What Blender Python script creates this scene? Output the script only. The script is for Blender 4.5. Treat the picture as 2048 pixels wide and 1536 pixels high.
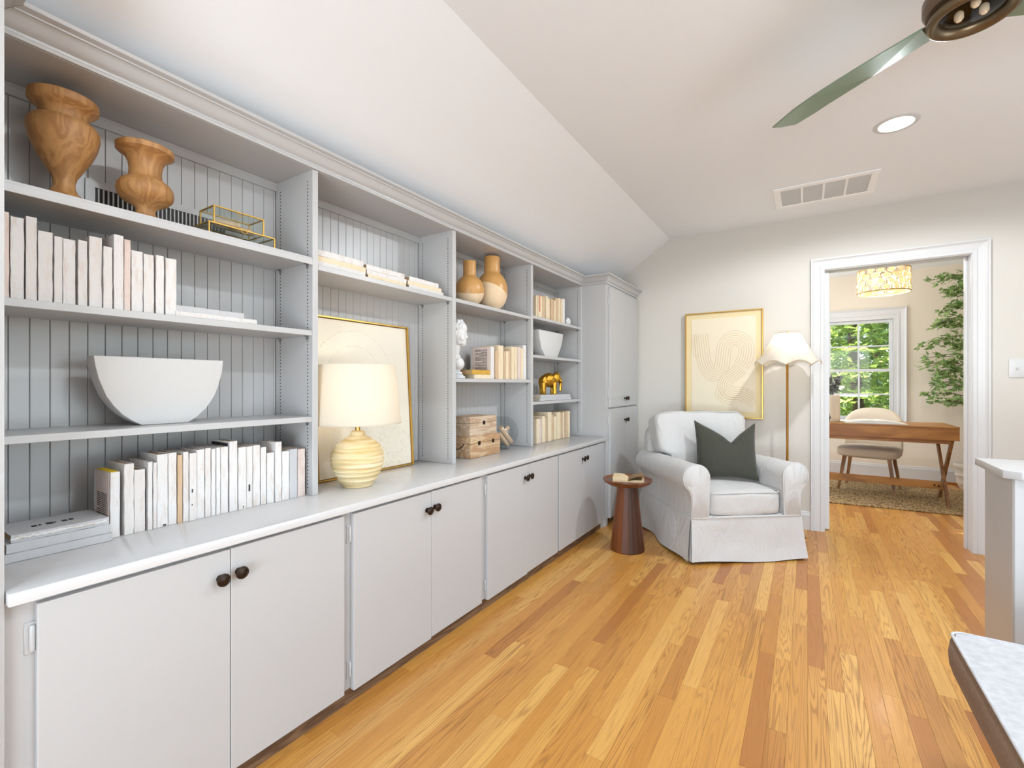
import bpy, bmesh, math, random
from mathutils import Vector, Matrix, noise

for o in list(bpy.data.objects):
    bpy.data.objects.remove(o)
SC = bpy.context.scene
COL = SC.collection
RND = random.Random(11)
PI = math.pi

# ------------------------------------------------------------------ camera
F, U0, V0, CAMH = 920.0, 1024.0, 769.0, 1.13          # focal length / centre / horizon in 2048x1536 pixels
YAW = math.atan((1615 - 1024) / F)
cam = bpy.data.cameras.new('camera')
cam.sensor_width = 36.0
cam.lens = F / 2048 * 36.0
cam.clip_start = 0.02
cam.shift_y = -(V0 - 768) / 2048 * -1
camo = bpy.data.objects.new('camera', cam)
camo.location = (0, 0, CAMH)
camo.rotation_euler = (PI / 2, 0, YAW)
COL.objects.link(camo)
SC.camera = camo

# ------------------------------------------------------------------ exposure, sky, sun, daylight
SC.view_settings.view_transform = 'Standard'
SC.view_settings.look = 'None'
SC.view_settings.gamma = 1.0
SC.view_settings.use_curve_mapping = False
SC.view_settings.exposure = -0.10

W = bpy.data.worlds.new('sky')
SC.world = W
W.use_nodes = True
nt = W.node_tree
nt.nodes.clear()
wo = nt.nodes.new('ShaderNodeOutputWorld')
bg = nt.nodes.new('ShaderNodeBackground')
sky = nt.nodes.new('ShaderNodeTexSky')
sky.sky_type = 'NISHITA'
sky.sun_disc = False
sky.sun_elevation = math.radians(48)
sky.sun_rotation = math.radians(260)
bg.inputs['Strength'].default_value = 0.7
nt.links.new(sky.outputs[0], bg.inputs['Color'])
nt.links.new(bg.outputs[0], wo.inputs['Surface'])

def lamp(name, kind, loc, energy, color=(1, 1, 1), rot=(0, 0, 0), **kw):
    l = bpy.data.lights.new(name, kind)
    l.energy = energy
    l.color = color
    for k, v in kw.items():
        setattr(l, k, v)
    o = bpy.data.objects.new(name, l)
    o.location = loc
    o.rotation_euler = rot
    COL.objects.link(o)
    return o

lamp('sun', 'SUN', (0, -5, 9), 15.0, (1.0, 0.95, 0.86), Vector((0.66, 0.12, -0.74)).to_track_quat('-Z', 'Y').to_euler(), angle=0.01)
# daylight by the right-wall window, and by a rear one added for fill
lamp('daylight_right_window', 'AREA', (2.93, 2.0, 1.13), 9, (0.80, 0.91, 1.0), (0, math.radians(90), 0), shape='RECTANGLE', size=1.95, size_y=2.2)
lamp('daylight_rear_fill', 'AREA', (0.3, -2.13, 1.13), 15, (0.80, 0.91, 1.0), (math.radians(90), 0, 0), shape='RECTANGLE', size=2.4, size_y=1.95)

# unseen fill lamps tilted upward, added to brighten the ceiling
lamp('ceiling_fill_right', 'AREA', (2.90, 1.35, 0.55), 34, (0.80, 0.91, 1.0), (0, math.radians(142), 0), shape='RECTANGLE', size=0.8, size_y=1.9)
lamp('ceiling_fill_rear', 'AREA', (0.3, -2.10, 0.55), 104, (0.79, 0.905, 1.0), (math.radians(131), 0, 0), shape='RECTANGLE', size=2.3, size_y=0.8)
lamp('daylight_study_fill', 'AREA', (-1.13, 5.9, 1.35), 46, (0.82, 0.92, 1.0), (0, math.radians(-90), 0), shape='RECTANGLE', size=1.2, size_y=1.2)  # fill lamp added to brighten the study, set in an added side window

# ------------------------------------------------------------------ pixel helpers (direction only; depth from a plane the thing touches)
_c, _s = math.cos(YAW), math.sin(YAW)
def ray(u, v):
    a = (u - U0) / F
    return Vector((a * _c - _s, _c + a * _s, (V0 - v) / F))
def onX(u, v, X):
    r = ray(u, v); t = X / r.x
    return Vector((X, r.y * t, CAMH + r.z * t))
def onY(u, v, Y):
    r = ray(u, v); t = Y / r.y
    return Vector((r.x * t, Y, CAMH + r.z * t))
def onZ(u, v, Z):
    r = ray(u, v); t = (Z - CAMH) / r.z
    return Vector((r.x * t, r.y * t, Z))
def px(p):
    d = p[1] * _c - p[0] * _s
    l = p[0] * _c + p[1] * _s
    return (U0 + F * l / d, V0 - F * (p[2] - CAMH) / d, d) if d > 0.05 else (-9e9, 0, d)

# ------------------------------------------------------------------ material helpers
class NT:
    def __init__(s, name):
        s.m = bpy.data.materials.new(name)
        s.m.use_nodes = True
        s.t = s.m.node_tree
        s.t.nodes.clear()
        s.out = s.n('ShaderNodeOutputMaterial')
    def n(s, t, **kw):
        x = s.t.nodes.new(t)
        for k, v in kw.items():
            setattr(x, k, v)
        return x
    def l(s, a, b):
        s.t.links.new(a, b)
    def val(s, sock, v):
        if hasattr(v, 'node'):
            s.l(v, sock)
        else:
            sock.default_value = v
    def math(s, op, a, b=0.0, c=None):
        x = s.n('ShaderNodeMath', operation=op)
        s.val(x.inputs[0], a); s.val(x.inputs[1], b)
        if c is not None: s.val(x.inputs[2], c)
        return x.outputs[0]
    def pos(s, kind='object'):
        if kind == 'world':
            return s.n('ShaderNodeNewGeometry').outputs['Position']
        return s.n('ShaderNodeTexCoord').outputs['Object']
    def map(s, vec, scale=(1, 1, 1), loc=(0, 0, 0), rot=(0, 0, 0)):
        x = s.n('ShaderNodeMapping')
        s.l(vec, x.inputs[0])
        x.inputs['Scale'].default_value = scale
        x.inputs['Location'].default_value = loc
        x.inputs['Rotation'].default_value = rot
        return x.outputs[0]
    def add(s, a, b):
        x = s.n('ShaderNodeVectorMath', operation='ADD')
        s.val(x.inputs[0], a); s.val(x.inputs[1], b)
        return x.outputs[0]
    def noise(s, vec, scale, detail=3, rough=0.55, dist=0.0):
        x = s.n('ShaderNodeTexNoise')
        s.l(vec, x.inputs['Vector'])
        x.inputs['Scale'].default_value = scale
        x.inputs['Detail'].default_value = detail
        x.inputs['Roughness'].default_value = rough
        x.inputs['Distortion'].default_value = dist
        return x.outputs['Fac']
    def ramp(s, fac, stops):
        x = s.n('ShaderNodeValToRGB')
        s.l(fac, x.inputs[0])
        e = x.color_ramp.elements
        while len(e) < len(stops): e.new(0.5)
        for i, (p, c) in enumerate(stops):
            e[i].position = p
            e[i].color = (*c, 1) if len(c) == 3 else c
        return x.outputs['Color']
    def mix(s, fac, a, b, mode='MIX'):
        x = s.n('ShaderNodeMix', data_type='RGBA', blend_type=mode)
        s.val(x.inputs[0], fac)
        s.val(x.inputs[6], (*a, 1) if isinstance(a, tuple) and len(a) == 3 else a)
        s.val(x.inputs[7], (*b, 1) if isinstance(b, tuple) and len(b) == 3 else b)
        return x.outputs[2]
    def bump(s, h, strength=0.2, dist=0.002):
        x = s.n('ShaderNodeBump')
        s.l(h, x.inputs['Height'])
        x.inputs['Strength'].default_value = strength
        x.inputs['Distance'].default_value = dist
        return x.outputs['Normal']
    def pbsdf(s, color, rough=0.5, metal=0.0, normal=None, coat=0.0, sheen=0.0, spec=0.5, emis=None, estr=0.0):
        b = s.n('ShaderNodeBsdfPrincipled')
        s.val(b.inputs['Base Color'], (*color, 1) if isinstance(color, tuple) and len(color) == 3 else color)
        s.val(b.inputs['Roughness'], rough)
        b.inputs['Metallic'].default_value = metal
        b.inputs['Specular IOR Level'].default_value = spec
        b.inputs['Coat Weight'].default_value = coat
        b.inputs['Coat Roughness'].default_value = 0.12
        b.inputs['Sheen Weight'].default_value = sheen
        if normal is not None: s.l(normal, b.inputs['Normal'])
        if emis: 
            b.inputs['Emission Color'].default_value = (*emis, 1)
            b.inputs['Emission Strength'].default_value = estr
        return b.outputs[0]
    def done(s, shader):
        s.l(shader, s.out.inputs['Surface'])
        return s.m

def lin(r, g, b):
    f = lambda c: ((c / 255 + 0.055) / 1.055) ** 2.4 if c > 10 else c / 255 / 12.92
    return (f(r), f(g), f(b))

def m_plain(name, col, rough=0.5, metal=0.0, **kw):
    t = NT(name)
    return t.done(t.pbsdf(col, rough, metal, **kw))

def m_paint(name, col, rough=0.45, nscale=60, bstr=0.05, spec=0.5):
    t = NT(name)
    p = t.pos('world')
    n = t.noise(p, nscale, 4)
    n2 = t.noise(p, 1.7, 2)
    c = t.mix(t.math('MULTIPLY', n2, 0.10), col, tuple(x * 0.90 for x in col))
    return t.done(t.pbsdf(c, rough, normal=t.bump(n, bstr, 0.001), spec=spec))

def m_fabric(name, col, col2=None, scale=700, bstr=0.35, rough=0.9, sheen=0.2, wr=0.0):
    t = NT(name)
    p = t.pos()
    n = t.noise(p, scale, 2, 0.6)
    c = t.mix(n, col, col2 or tuple(x * 0.86 for x in col))
    b1 = t.n('ShaderNodeBump'); t.l(n, b1.inputs['Height'])
    b1.inputs['Strength'].default_value = bstr; b1.inputs['Distance'].default_value = 0.0015
    if wr:      # soft creases in loose cloth
        fold = t.noise(t.map(p, (1.0, 1.0, 0.55)), 7.5, 4, 0.55, 1.6)
        b2 = t.n('ShaderNodeBump'); t.l(fold, b2.inputs['Height'])
        b2.inputs['Strength'].default_value = wr; b2.inputs['Distance'].default_value = 0.035
        t.l(b2.outputs['Normal'], b1.inputs['Normal'])
    return t.done(t.pbsdf(c, rough, normal=b1.outputs['Normal'], sheen=sheen, spec=0.2))

def m_wood(name, c1, c2, axis='z', scale=1.0, rough=0.45, ring=9.0, knot=False, coat=0.0, fine=0.35):
    t = NT(name)
    p = t.pos()
    rnd = t.n('ShaderNodeObjectInfo').outputs['Random']
    off = t.n('ShaderNodeCombineXYZ')
    t.val(off.inputs[0], t.math('MULTIPLY', rnd, 13.0)); t.val(off.inputs[1], t.math('MULTIPLY', rnd, 7.0)); t.val(off.inputs[2], t.math('MULTIPLY', rnd, 5.0))
    st = {'x': (0.16, 1, 1), 'y': (1, 0.16, 1), 'z': (1, 1, 0.16)}[axis]
    q = t.add(t.map(p, tuple(a * 6 * scale for a in st)), off.outputs[0])
    n = t.noise(q, 1.6, 3, 0.5, 0.6)
    w = t.math('SINE', t.math('MULTIPLY', n, ring * 6.28))
    w = t.math('MULTIPLY_ADD', w, 0.5, 0.5)
    stf = {'x': (0.05, 1, 1), 'y': (1, 0.05, 1), 'z': (1, 1, 0.05)}[axis]
    f = t.noise(t.map(p, tuple(a * 140 * scale for a in stf)), 2.0, 3, 0.7)
    fac = t.math('ADD', t.math('MULTIPLY', w, 1 - fine), t.math('MULTIPLY', f, fine))
    c = t.ramp(fac, [(0.12, c2), (0.5, tuple((a + b) / 2 for a, b in zip(c1, c2))), (0.85, c1)])
    return t.done(t.pbsdf(c, rough, normal=t.bump(f, 0.15, 0.0006), coat=coat))

# ------------------------------------------------------------------ mesh helpers
def B(): return bmesh.new()

def box(bm, x0, x1, y0, y1, z0, z1, bev=0.0, M=None, seg=1):
    r = bmesh.ops.create_cube(bm, size=1.0)
    vs = r['verts']
    for v in vs:
        v.co = Vector(((x0 + x1) / 2 + v.co.x * (x1 - x0), (y0 + y1) / 2 + v.co.y * (y1 - y0), (z0 + z1) / 2 + v.co.z * (z1 - z0)))
    if bev > 0:
        es = list({e for v in vs for e in v.link_edges})
        r2 = bmesh.ops.bevel(bm, geom=es, offset=bev, segments=seg, affect='EDGES', profile=0.5)
        vs = list({v for f in r2['faces'] for v in f.verts} | {v for v in vs if v.is_valid})
    if M is not None:
        bmesh.ops.transform(bm, matrix=M, verts=vs)
    return vs

def lathe(bm, prof, n=32, c=(0, 0, 0), M=None, cap0=True, cap1=True, a0=0.0):
    rings = []
    allv = []
    for r, z in prof:
        if r < 1e-6:
            v = [bm.verts.new((0, 0, z))]
        else:
            v = [bm.verts.new((r * math.cos(a0 + 2 * PI * i / n), r * math.sin(a0 + 2 * PI * i / n), z)) for i in range(n)]
        rings.append(v); allv += v
    for a, b in zip(rings, rings[1:]):
        if len(a) == 1 and len(b) == 1: continue
        for i in range(n):
            j = (i + 1) % n
            if len(a) == 1: bm.faces.new((a[0], b[j], b[i]))
            elif len(b) == 1: bm.faces.new((a[i], a[j], b[0]))
            else: bm.faces.new((a[i], a[j], b[j], b[i]))
    if cap0 and len(rings[0]) > 1: bm.faces.new(rings[0][::-1])
    if cap1 and len(rings[-1]) > 1: bm.faces.new(rings[-1])
    T = Matrix.Translation(c)
    if M is not None: T = T @ M
    bmesh.ops.transform(bm, matrix=T, verts=allv)
    return allv

def tube(bm, pts, r, n=8, closed=False, cap=True):
    pts = [Vector(p) for p in pts]
    N = len(pts)
    rr = r if isinstance(r, (list, tuple)) else [r] * N
    rings = []
    up = None
    for i, p in enumerate(pts):
        a = pts[(i - 1) % N] if (closed or i > 0) else p
        b = pts[(i + 1) % N] if (closed or i < N - 1) else p
        t = (b - a)
        if t.length < 1e-9: t = Vector((0, 0, 1))
        t.normalize()
        if up is None:
            up = t.orthogonal().normalized()
        else:
            up = (up - t * up.dot(t))
            up = up.normalized() if up.length > 1e-6 else t.orthogonal().normalized()
        s = t.cross(up)
        rings.append([bm.verts.new(p + (up * math.cos(2 * PI * k / n) + s * math.sin(2 * PI * k / n)) * rr[i]) for k in range(n)])
    M_ = N if closed else N - 1
    for i in range(M_):
        a, b = rings[i], rings[(i + 1) % N]
        for k in range(n):
            j = (k + 1) % n
            bm.faces.new((a[k], a[j], b[j], b[k]))
    if cap and not closed:
        bm.faces.new(rings[0][::-1]); bm.faces.new(rings[-1])
    return [v for g in rings for v in g]

def prism(bm, poly, f0, f1):
    a = [bm.verts.new(f0(*p)) for p in poly]
    b = [bm.verts.new(f1(*p)) for p in poly]
    n = len(poly)
    for i in range(n):
        j = (i + 1) % n
        bm.faces.new((a[i], a[j], b[j], b[i]))
    bm.faces.new(a[::-1]); bm.faces.new(b)
    return a + b

def sweep(bm, path, prof, m0=False, m1=False):
    """mitred moulding: path = 2-D points (x, y) with the outside on the right hand; prof = (out, z)"""
    P = [Vector(p) for p in path]
    cols = []
    for i, p in enumerate(P):
        ds = []
        if i > 0: ds.append((P[i] - P[i - 1]).normalized())
        if i < len(P) - 1: ds.append((P[i + 1] - P[i]).normalized())
        ns = [Vector((d.y, -d.x)) for d in ds]
        nn = sum(ns, Vector((0, 0)))
        nn.normalize()
        k = 1 / max(0.2, nn.dot(ns[0]))
        sh = ds[0] if (i == 0 and m0) else (-ds[0] if (i == len(P) - 1 and m1) else Vector((0, 0)))     # inside-corner mitre at an end
        cols.append([bm.verts.new((p.x + nn.x * k * o + sh.x * o, p.y + nn.y * k * o + sh.y * o, z)) for o, z in prof])
    n = len(prof)
    for a, b in zip(cols, cols[1:]):
        for i in range(n):
            j = (i + 1) % n
            bm.faces.new((a[i], a[j], b[j], b[i]))
    bm.faces.new(cols[0]); bm.faces.new(cols[-1][::-1])

def gridbox(bm, x0, x1, y0, y1, z0, z1, nx, ny, nz):
    d = {}
    def V(i, j, k):
        if (i, j, k) not in d:
            d[(i, j, k)] = bm.verts.new((x0 + (x1 - x0) * i / nx, y0 + (y1 - y0) * j / ny, z0 + (z1 - z0) * k / nz))
        return d[(i, j, k)]
    for (n1, n2, f) in ((ny, nz, lambda e, a, b: V(e * nx, a, b)), (nx, nz, lambda e, a, b: V(a, e * ny, b)), (nx, ny, lambda e, a, b: V(a, b, e * nz))):
        for e in (0, 1):
            for a in range(n1):
                for b in range(n2):
                    q = (f(e, a, b), f(e, a + 1, b), f(e, a + 1, b + 1), f(e, a, b + 1))
                    bm.faces.new(q if e else q[::-1])
    return list(d.values())

def cushion(bm, hx, hy, hz, k=6.0, cuts=9, puff=0.0, M=None, fn=None):
    n = cuts + 1
    vset = gridbox(bm, -1, 1, -1, 1, -1, 1, n, n, n)
    for v in vset:
        x, y, z = v.co
        l = (abs(x) ** k + abs(y) ** k + abs(z) ** k) ** (1 / k)
        m = max(abs(x), abs(y), abs(z))
        q = Vector((x, y, z)) * (m / l)
        q.z *= 1 + puff * (1 - q.x ** 2) * (1 - q.y ** 2)
        q = Vector((q.x * hx, q.y * hy, q.z * hz))
        if fn: q = fn(q)
        v.co = q
    if M is not None: bmesh.ops.transform(bm, matrix=M, verts=list(vset))
    return vset

def mesh_of(bm, name, mat, smooth=None, keep_normals=False):
    if not keep_normals:
        bmesh.ops.recalc_face_normals(bm, faces=bm.faces)
    me = bpy.data.meshes.new(name)
    bm.to_mesh(me); bm.free()
    mats = mat if isinstance(mat, (list, tuple)) else [mat]
    for m in mats: me.materials.append(m)
    if smooth is not None:
        for p in me.polygons: p.use_smooth = True
        me.set_sharp_from_angle(angle=math.radians(smooth))
    return me

def obj(name, bm, mat, parent=None, smooth=None, loc=(0, 0, 0), rot=(0, 0, 0), keep_normals=False):
    me = bm if isinstance(bm, bpy.types.Mesh) else mesh_of(bm, name, mat, smooth, keep_normals)
    o = bpy.data.objects.new(name, me)
    COL.objects.link(o)
    o.location = loc; o.rotation_euler = rot
    if parent is not None: o.parent = parent
    return o

def wobj(name, bm, mat, parent, smooth=None):
    """part given in world coordinates, under an unrotated parent"""
    p, off = parent, Vector((0, 0, 0))
    while p is not None:
        off += Vector(p.location); p = p.parent
    bmesh.ops.translate(bm, vec=-off, verts=bm.verts)
    return obj(name, bm, mat, parent, smooth)

def tag(o, label, cat, group=None):
    o['label'] = label; o['category'] = cat
    if group: o['group'] = group
    return o

def thing(name, label, cat, loc=(0, 0, 0), rotz=0.0, group=None, rot=None):
    o = bpy.data.objects.new(name, None)
    o.empty_display_size = 0.05
    COL.objects.link(o)
    o.location = loc
    o.rotation_euler = rot if rot else (0, 0, rotz)
    return tag(o, label, cat, group)

def struct(name, bm, mat, parent=None, smooth=None, label=None):
    o = obj(name, bm, mat, parent, smooth)
    o['kind'] = 'structure'
    if label: o['label'] = label
    return o

def catmull(P, n=8, closed=False):
    P = [Vector(p) for p in P]
    out = []
    N = len(P)
    for i in range(N if closed else N - 1):
        if closed:
            a, b, c, d = P[(i - 1) % N], P[i], P[(i + 1) % N], P[(i + 2) % N]
        else:
            a, b, c, d = P[max(0, i - 1)], P[i], P[i + 1], P[min(N - 1, i + 2)]
        for k in range(n):
            t = k / n
            out.append(0.5 * ((2 * b) + (c - a) * t + (2 * a - 5 * b + 4 * c - d) * t * t + (3 * b - a - 3 * c + d) * t ** 3))
    if not closed: out.append(P[-1])
    return out

def fuse(bm, voxel, smooth=4, ratio=1.0, mat=None, name='mesh', shade=None):
    """overlapping lumps become one continuous skin"""
    me = mesh_of(bm, name, mat)
    o = bpy.data.objects.new('tmp', me)
    COL.objects.link(o)
    r = o.modifiers.new('r', 'REMESH'); r.mode = 'VOXEL'; r.voxel_size = voxel
    if smooth:
        s = o.modifiers.new('s', 'SMOOTH'); s.factor = 0.5; s.iterations = smooth
    if ratio < 1:
        d = o.modifiers.new('d', 'DECIMATE'); d.ratio = ratio
    dg = bpy.context.evaluated_depsgraph_get()
    dg.update()
    m2 = bpy.data.meshes.new_from_object(o.evaluated_get(dg))
    bpy.data.objects.remove(o)
    m2.materials.clear()
    m2.materials.append(mat)
    if shade is not None:
        for p in m2.polygons: p.use_smooth = True
        m2.set_sharp_from_angle(angle=math.radians(shade))
    else:
        for p in m2.polygons: p.use_smooth = False
    m2.name = name
    return m2

def ico(bm, c, r, s=(1, 1, 1), sub=2, M=None):
    vs = bmesh.ops.create_icosphere(bm, subdivisions=sub, radius=r)['verts']
    for v in vs: v.co = Vector((v.co.x * s[0], v.co.y * s[1], v.co.z * s[2]))
    T = Matrix.Translation(c)
    if M is not None: T = T @ M
    bmesh.ops.transform(bm, matrix=T, verts=vs)
    return vs

RX = lambda a: Matrix.Rotation(a, 4, 'X')
RY = lambda a: Matrix.Rotation(a, 4, 'Y')
RZ = lambda a: Matrix.Rotation(a, 4, 'Z')
TR = lambda *a: Matrix.Translation(a)
ORD = ['first', 'second', 'third', 'fourth', 'fifth', 'sixth', 'seventh', 'eighth', 'ninth', 'tenth', 'eleventh', 'twelfth',
       'thirteenth', 'fourteenth', 'fifteenth', 'sixteenth', 'seventeenth', 'eighteenth', 'nineteenth', 'twentieth',
       'twenty-first', 'twenty-second', 'twenty-third', 'twenty-fourth', 'twenty-fifth', 'twenty-sixth']
# ------------------------------------------------------------------ materials
M = {}
M['cab'] = m_paint('cabinet_paint', lin(186, 185, 185), 0.30, 90, 0.04)
M['trim'] = m_paint('trim_paint', lin(208, 207, 207), 0.35, 90, 0.03)
M['wall'] = m_paint('wall_paint', lin(208, 203, 195), 0.7, 120, 0.06)
M['ceil'] = m_paint('ceiling_paint', lin(238, 240, 243), 0.75, 120, 0.06)
M['beige'] = m_paint('study_wall_paint', lin(226, 214, 197), 0.7, 120, 0.06)
M['toe'] = m_wood('toe_kick_wood', lin(120, 92, 66), lin(88, 62, 42), 'y', 1.0, 0.6)
M['bronze'] = m_plain('oil_rubbed_bronze', lin(62, 50, 42), 0.38, 0.85)
M['black'] = m_plain('black_paint', lin(22, 21, 20), 0.5)
M['hole'] = m_plain('dark_hole', lin(28, 28, 28), 0.9)
M['steel'] = m_plain('shelf_pin_steel', lin(150, 150, 150), 0.4, 0.7)
M['gold'] = m_plain('brushed_gold', lin(206, 165, 84), 0.32, 0.9)
M['brass'] = m_plain('satin_brass', lin(205, 160, 85), 0.28, 0.95)

def m_floor():
    t = NT('oak_floor')
    p = t.pos('world')
    at = t.n('ShaderNodeAttribute', attribute_name='tone').outputs['Fac']
    off = t.n('ShaderNodeCombineXYZ')
    t.val(off.inputs[0], t.math('MULTIPLY', at, 91.0)); t.val(off.inputs[1], t.math('MULTIPLY', at, 53.0))
    q = t.add(t.map(p, (15.0, 0.55, 1.0)), off.outputs[0])
    n = t.noise(q, 1.5, 2, 0.45, 0.35)
    w = t.math('SINE', t.math('MULTIPLY', n, 105.0))
    w = t.math('MULTIPLY_ADD', w, 0.5, 0.5)
    w = t.math('POWER', w, 3.0)
    f = t.noise(t.map(p, (420, 9, 1)), 1.0, 3, 0.7)
    blot = t.noise(t.add(t.map(p, (3.0, 1.0, 1.0)), off.outputs[0]), 2.2, 3)
    base = t.ramp(at, [(0.0, lin(172, 106, 44)), (0.28, lin(205, 143, 66)), (0.58, lin(220, 162, 80)), (0.85, lin(236, 187, 104)), (1.0, lin(166, 98, 42))])
    gs = t.math('FRACT', t.math('MULTIPLY', at, 17.3))
    c = t.mix(t.math('MULTIPLY', w, t.math('MULTIPLY_ADD', gs, 0.55, 0.18)), base, lin(122, 70, 26))
    c = t.mix(t.math('MULTIPLY', f, 0.50), c, lin(140, 84, 34))
    c = t.mix(t.math('MULTIPLY', blot, 0.22), c, lin(226, 168, 80))
    rg = t.math('MULTIPLY_ADD', w, 0.10, 0.30)
    return t.done(t.pbsdf(c, rg, normal=t.bump(t.math('ADD', w, f), 0.10, 0.0006), coat=0.10))
M['floor'] = m_floor()
M['sub'] = m_plain('subfloor', lin(96, 58, 28), 0.8)

# ------------------------------------------------------------------ room dimensions (metres)
XL, XR = -1.82, 3.0            # left knee wall, right wall
YB, YF = -2.2, 4.27            # rear wall, far wall
CZ = 2.44
SX, SK = -1.046, 0.66          # slope: starts at x = SX, falls SK per metre to the left
WT = 0.12
Y2 = 7.1                       # study window wall
DX0, DX1, DZ = 0.112, 0.925, 2.005   # doorway
CZ2 = 2.49
slope_z = lambda x: CZ - SK * (SX - x)

# floor slab and boards
bm = B(); box(bm, XL - 0.05, XR + 0.05, YB - 0.05, Y2 + 0.1, -0.16, -0.014)
floor = struct('floor', bm, M['sub'], label='honey oak strip floor running towards the study')

def plank_geo(bm, x0, x1, y0, y1, lift=0.0):
    g, ch = 0.00015, 0.0005
    X0, X1, Y0, Y1 = x0 + g, x1 - g, y0 + g, y1 - g
    a = [bm.verts.new(c) for c in ((X0, Y0, -0.0135), (X1, Y0, -0.0135), (X1, Y1, -0.0135), (X0, Y1, -0.0135))]
    b = [bm.verts.new(c) for c in ((X0, Y0, lift - ch), (X1, Y0, lift - ch), (X1, Y1, lift - ch), (X0, Y1, lift - ch))]
    c = [bm.verts.new(q) for q in ((X0 + ch, Y0 + ch, lift), (X1 - ch, Y0 + ch, lift), (X1 - ch, Y1 - ch, lift), (X0 + ch, Y1 - ch, lift))]
    fs = [bm.faces.new(c)]
    for i in range(4):
        j = (i + 1) % 4
        fs.append(bm.faces.new((a[i], a[j], b[j], b[i])))
        fs.append(bm.faces.new((b[i], b[j], c[j], c[i])))
    return fs

planks = []
pw = 0.0572
x = -1.43
rp = random.Random(5)
while x < XR:
    y = YB - rp.random() * 0.9
    while y < Y2:
        L = rp.choice((0.45, 0.6, 0.75, 0.9, 1.1, 1.35)) * rp.uniform(0.9, 1.1)
        planks.append((x, min(x + pw, XR), max(y, YB), min(y + L, Y2)))
        y += L
    x += pw
def vis(pl):
    cx, cy = (pl[0] + pl[1]) / 2, (pl[2] + pl[3]) / 2
    best = 0
    for k in range(5):
        yy = pl[2] + (pl[3] - pl[2]) * k / 4
        u, v, d = px((cx, yy, 0))
        if d > 0.3 and -20 < u < 2000 and v < 1570 and cx > -1.40:
            if yy > YF and not (DX0 - 0.1 < cx < DX1 + 0.35 and yy < 5.6): continue
            if -1.3 < cx < -0.1 and yy > 3.9: continue
            best = max(best, 1 / d)
    return best
planks.sort(key=lambda p: -vis(p))
rest = B()
lay = rest.faces.layers.float.new('tone')
for i, pl in enumerate(planks):
    tone = min(1.0, max(0.0, rp.gauss(0.48, 0.26))) if rp.random() > 0.045 else 0.99
    if pl[3] - pl[2] < 0.01 or pl[1] - pl[0] < 0.005: continue
    if i < 290 and vis(pl) > 0:
        bm = B()
        l2 = bm.faces.layers.float.new('tone')
        for f in plank_geo(bm, *pl, lift=rp.uniform(-0.0002, 0.0002)): f[l2] = tone
        obj('floor_board', bm, M['floor'], floor)
    else:
        for f in plank_geo(rest, *pl): f[lay] = tone
o = obj('floor_boards', rest, M['floor'], floor); o['kind'] = 'stuff'

# ceilings
bm = B(); box(bm, SX, XR + 0.05, YB - 0.05, YF, CZ, CZ + 0.1)
struct('ceiling', bm, M['ceil'], label='flat white ceiling of the room')
bm = B()
xa = XL - 0.05
prism(bm, [(SX, CZ), (xa, slope_z(xa)), (xa, slope_z(xa) + 0.12), (SX, CZ + 0.1)], lambda a, b: (a, YB - 0.05, b), lambda a, b: (a, YF, b))
struct('ceiling_slope', bm, M['ceil'], label='sloped white ceiling above the bookcase')
bm = B(); box(bm, -1.2, 2.2, YF + WT, Y2 + 0.1, CZ2, CZ2 + 0.1)
struct('ceiling_study', bm, M['ceil'])

# walls
bm = B(); box(bm, XL - 0.06, XL, YB - 0.05, YF + WT, 0, slope_z(XL))
struct('wall_left', bm, M['wall'])
bm = B()     # far wall with the doorway; the left top follows the slope
prism(bm, [(XL, 0), (DX0 - 0.02, 0), (DX0 - 0.02, CZ), (SX, CZ), (XL, slope_z(XL))], lambda a, b: (a, YF, b), lambda a, b: (a, YF + WT, b))
box(bm, DX0 - 0.02, DX1 + 0.02, YF, YF + WT, DZ + 0.02, CZ)
box(bm, DX1 + 0.02, XR + 0.05, YF, YF + WT, 0, CZ)
struct('wall_far', bm, M['wall'], label='off-white far wall around the study doorway')
bm = B()
for (a, b, c, d) in ((YB, 0.6, 0, CZ), (2.8, YF, 0, CZ), (0.6, 2.8, 0, 0.10), (0.6, 2.8, 2.15, CZ)):
    box(bm, XR, XR + 0.1, a, b, c, d)
struct('wall_right', bm, M['wall'])
bm = B()
for (a, b, c, d) in ((XL, -0.9, 0, CZ), (1.5, XR, 0, CZ), (-0.9, 1.5, 0, 0.10), (-0.9, 1.5, 2.15, CZ)):
    box(bm, a, b, YB - 0.1, YB, c, d)
struct('wall_rear', bm, M['wall'])
WX0, WX1, WZ0, WZ1 = -0.13, 0.905, 0.66, 1.965       # study window opening
bm = B()
for (a, b, c, d) in ((-1.2, WX0, 0, CZ2), (WX1, 2.2, 0, CZ2), (WX0, WX1, 0, WZ0), (WX0, WX1, WZ1, CZ2)):
    box(bm, a, b, Y2, Y2 + 0.12, c, d)
struct('wall_study', bm, M['beige'], label='warm beige study wall with the window')
bm = B()
for (a, b, c, d) in ((YF + WT, 5.3, 0, CZ2), (6.5, Y2 + 0.1, 0, CZ2), (5.3, 6.5, 0, 0.75), (5.3, 6.5, 1.95, CZ2)):
    box(bm, -1.3, -1.2, a, b, c, d)
struct('wall_study_left', bm, M['beige'])
bm = B(); box(bm, 2.2, 2.3, YF + WT, Y2 + 0.1, 0, CZ2)
struct('wall_study_right', bm, M['beige'])

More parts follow.
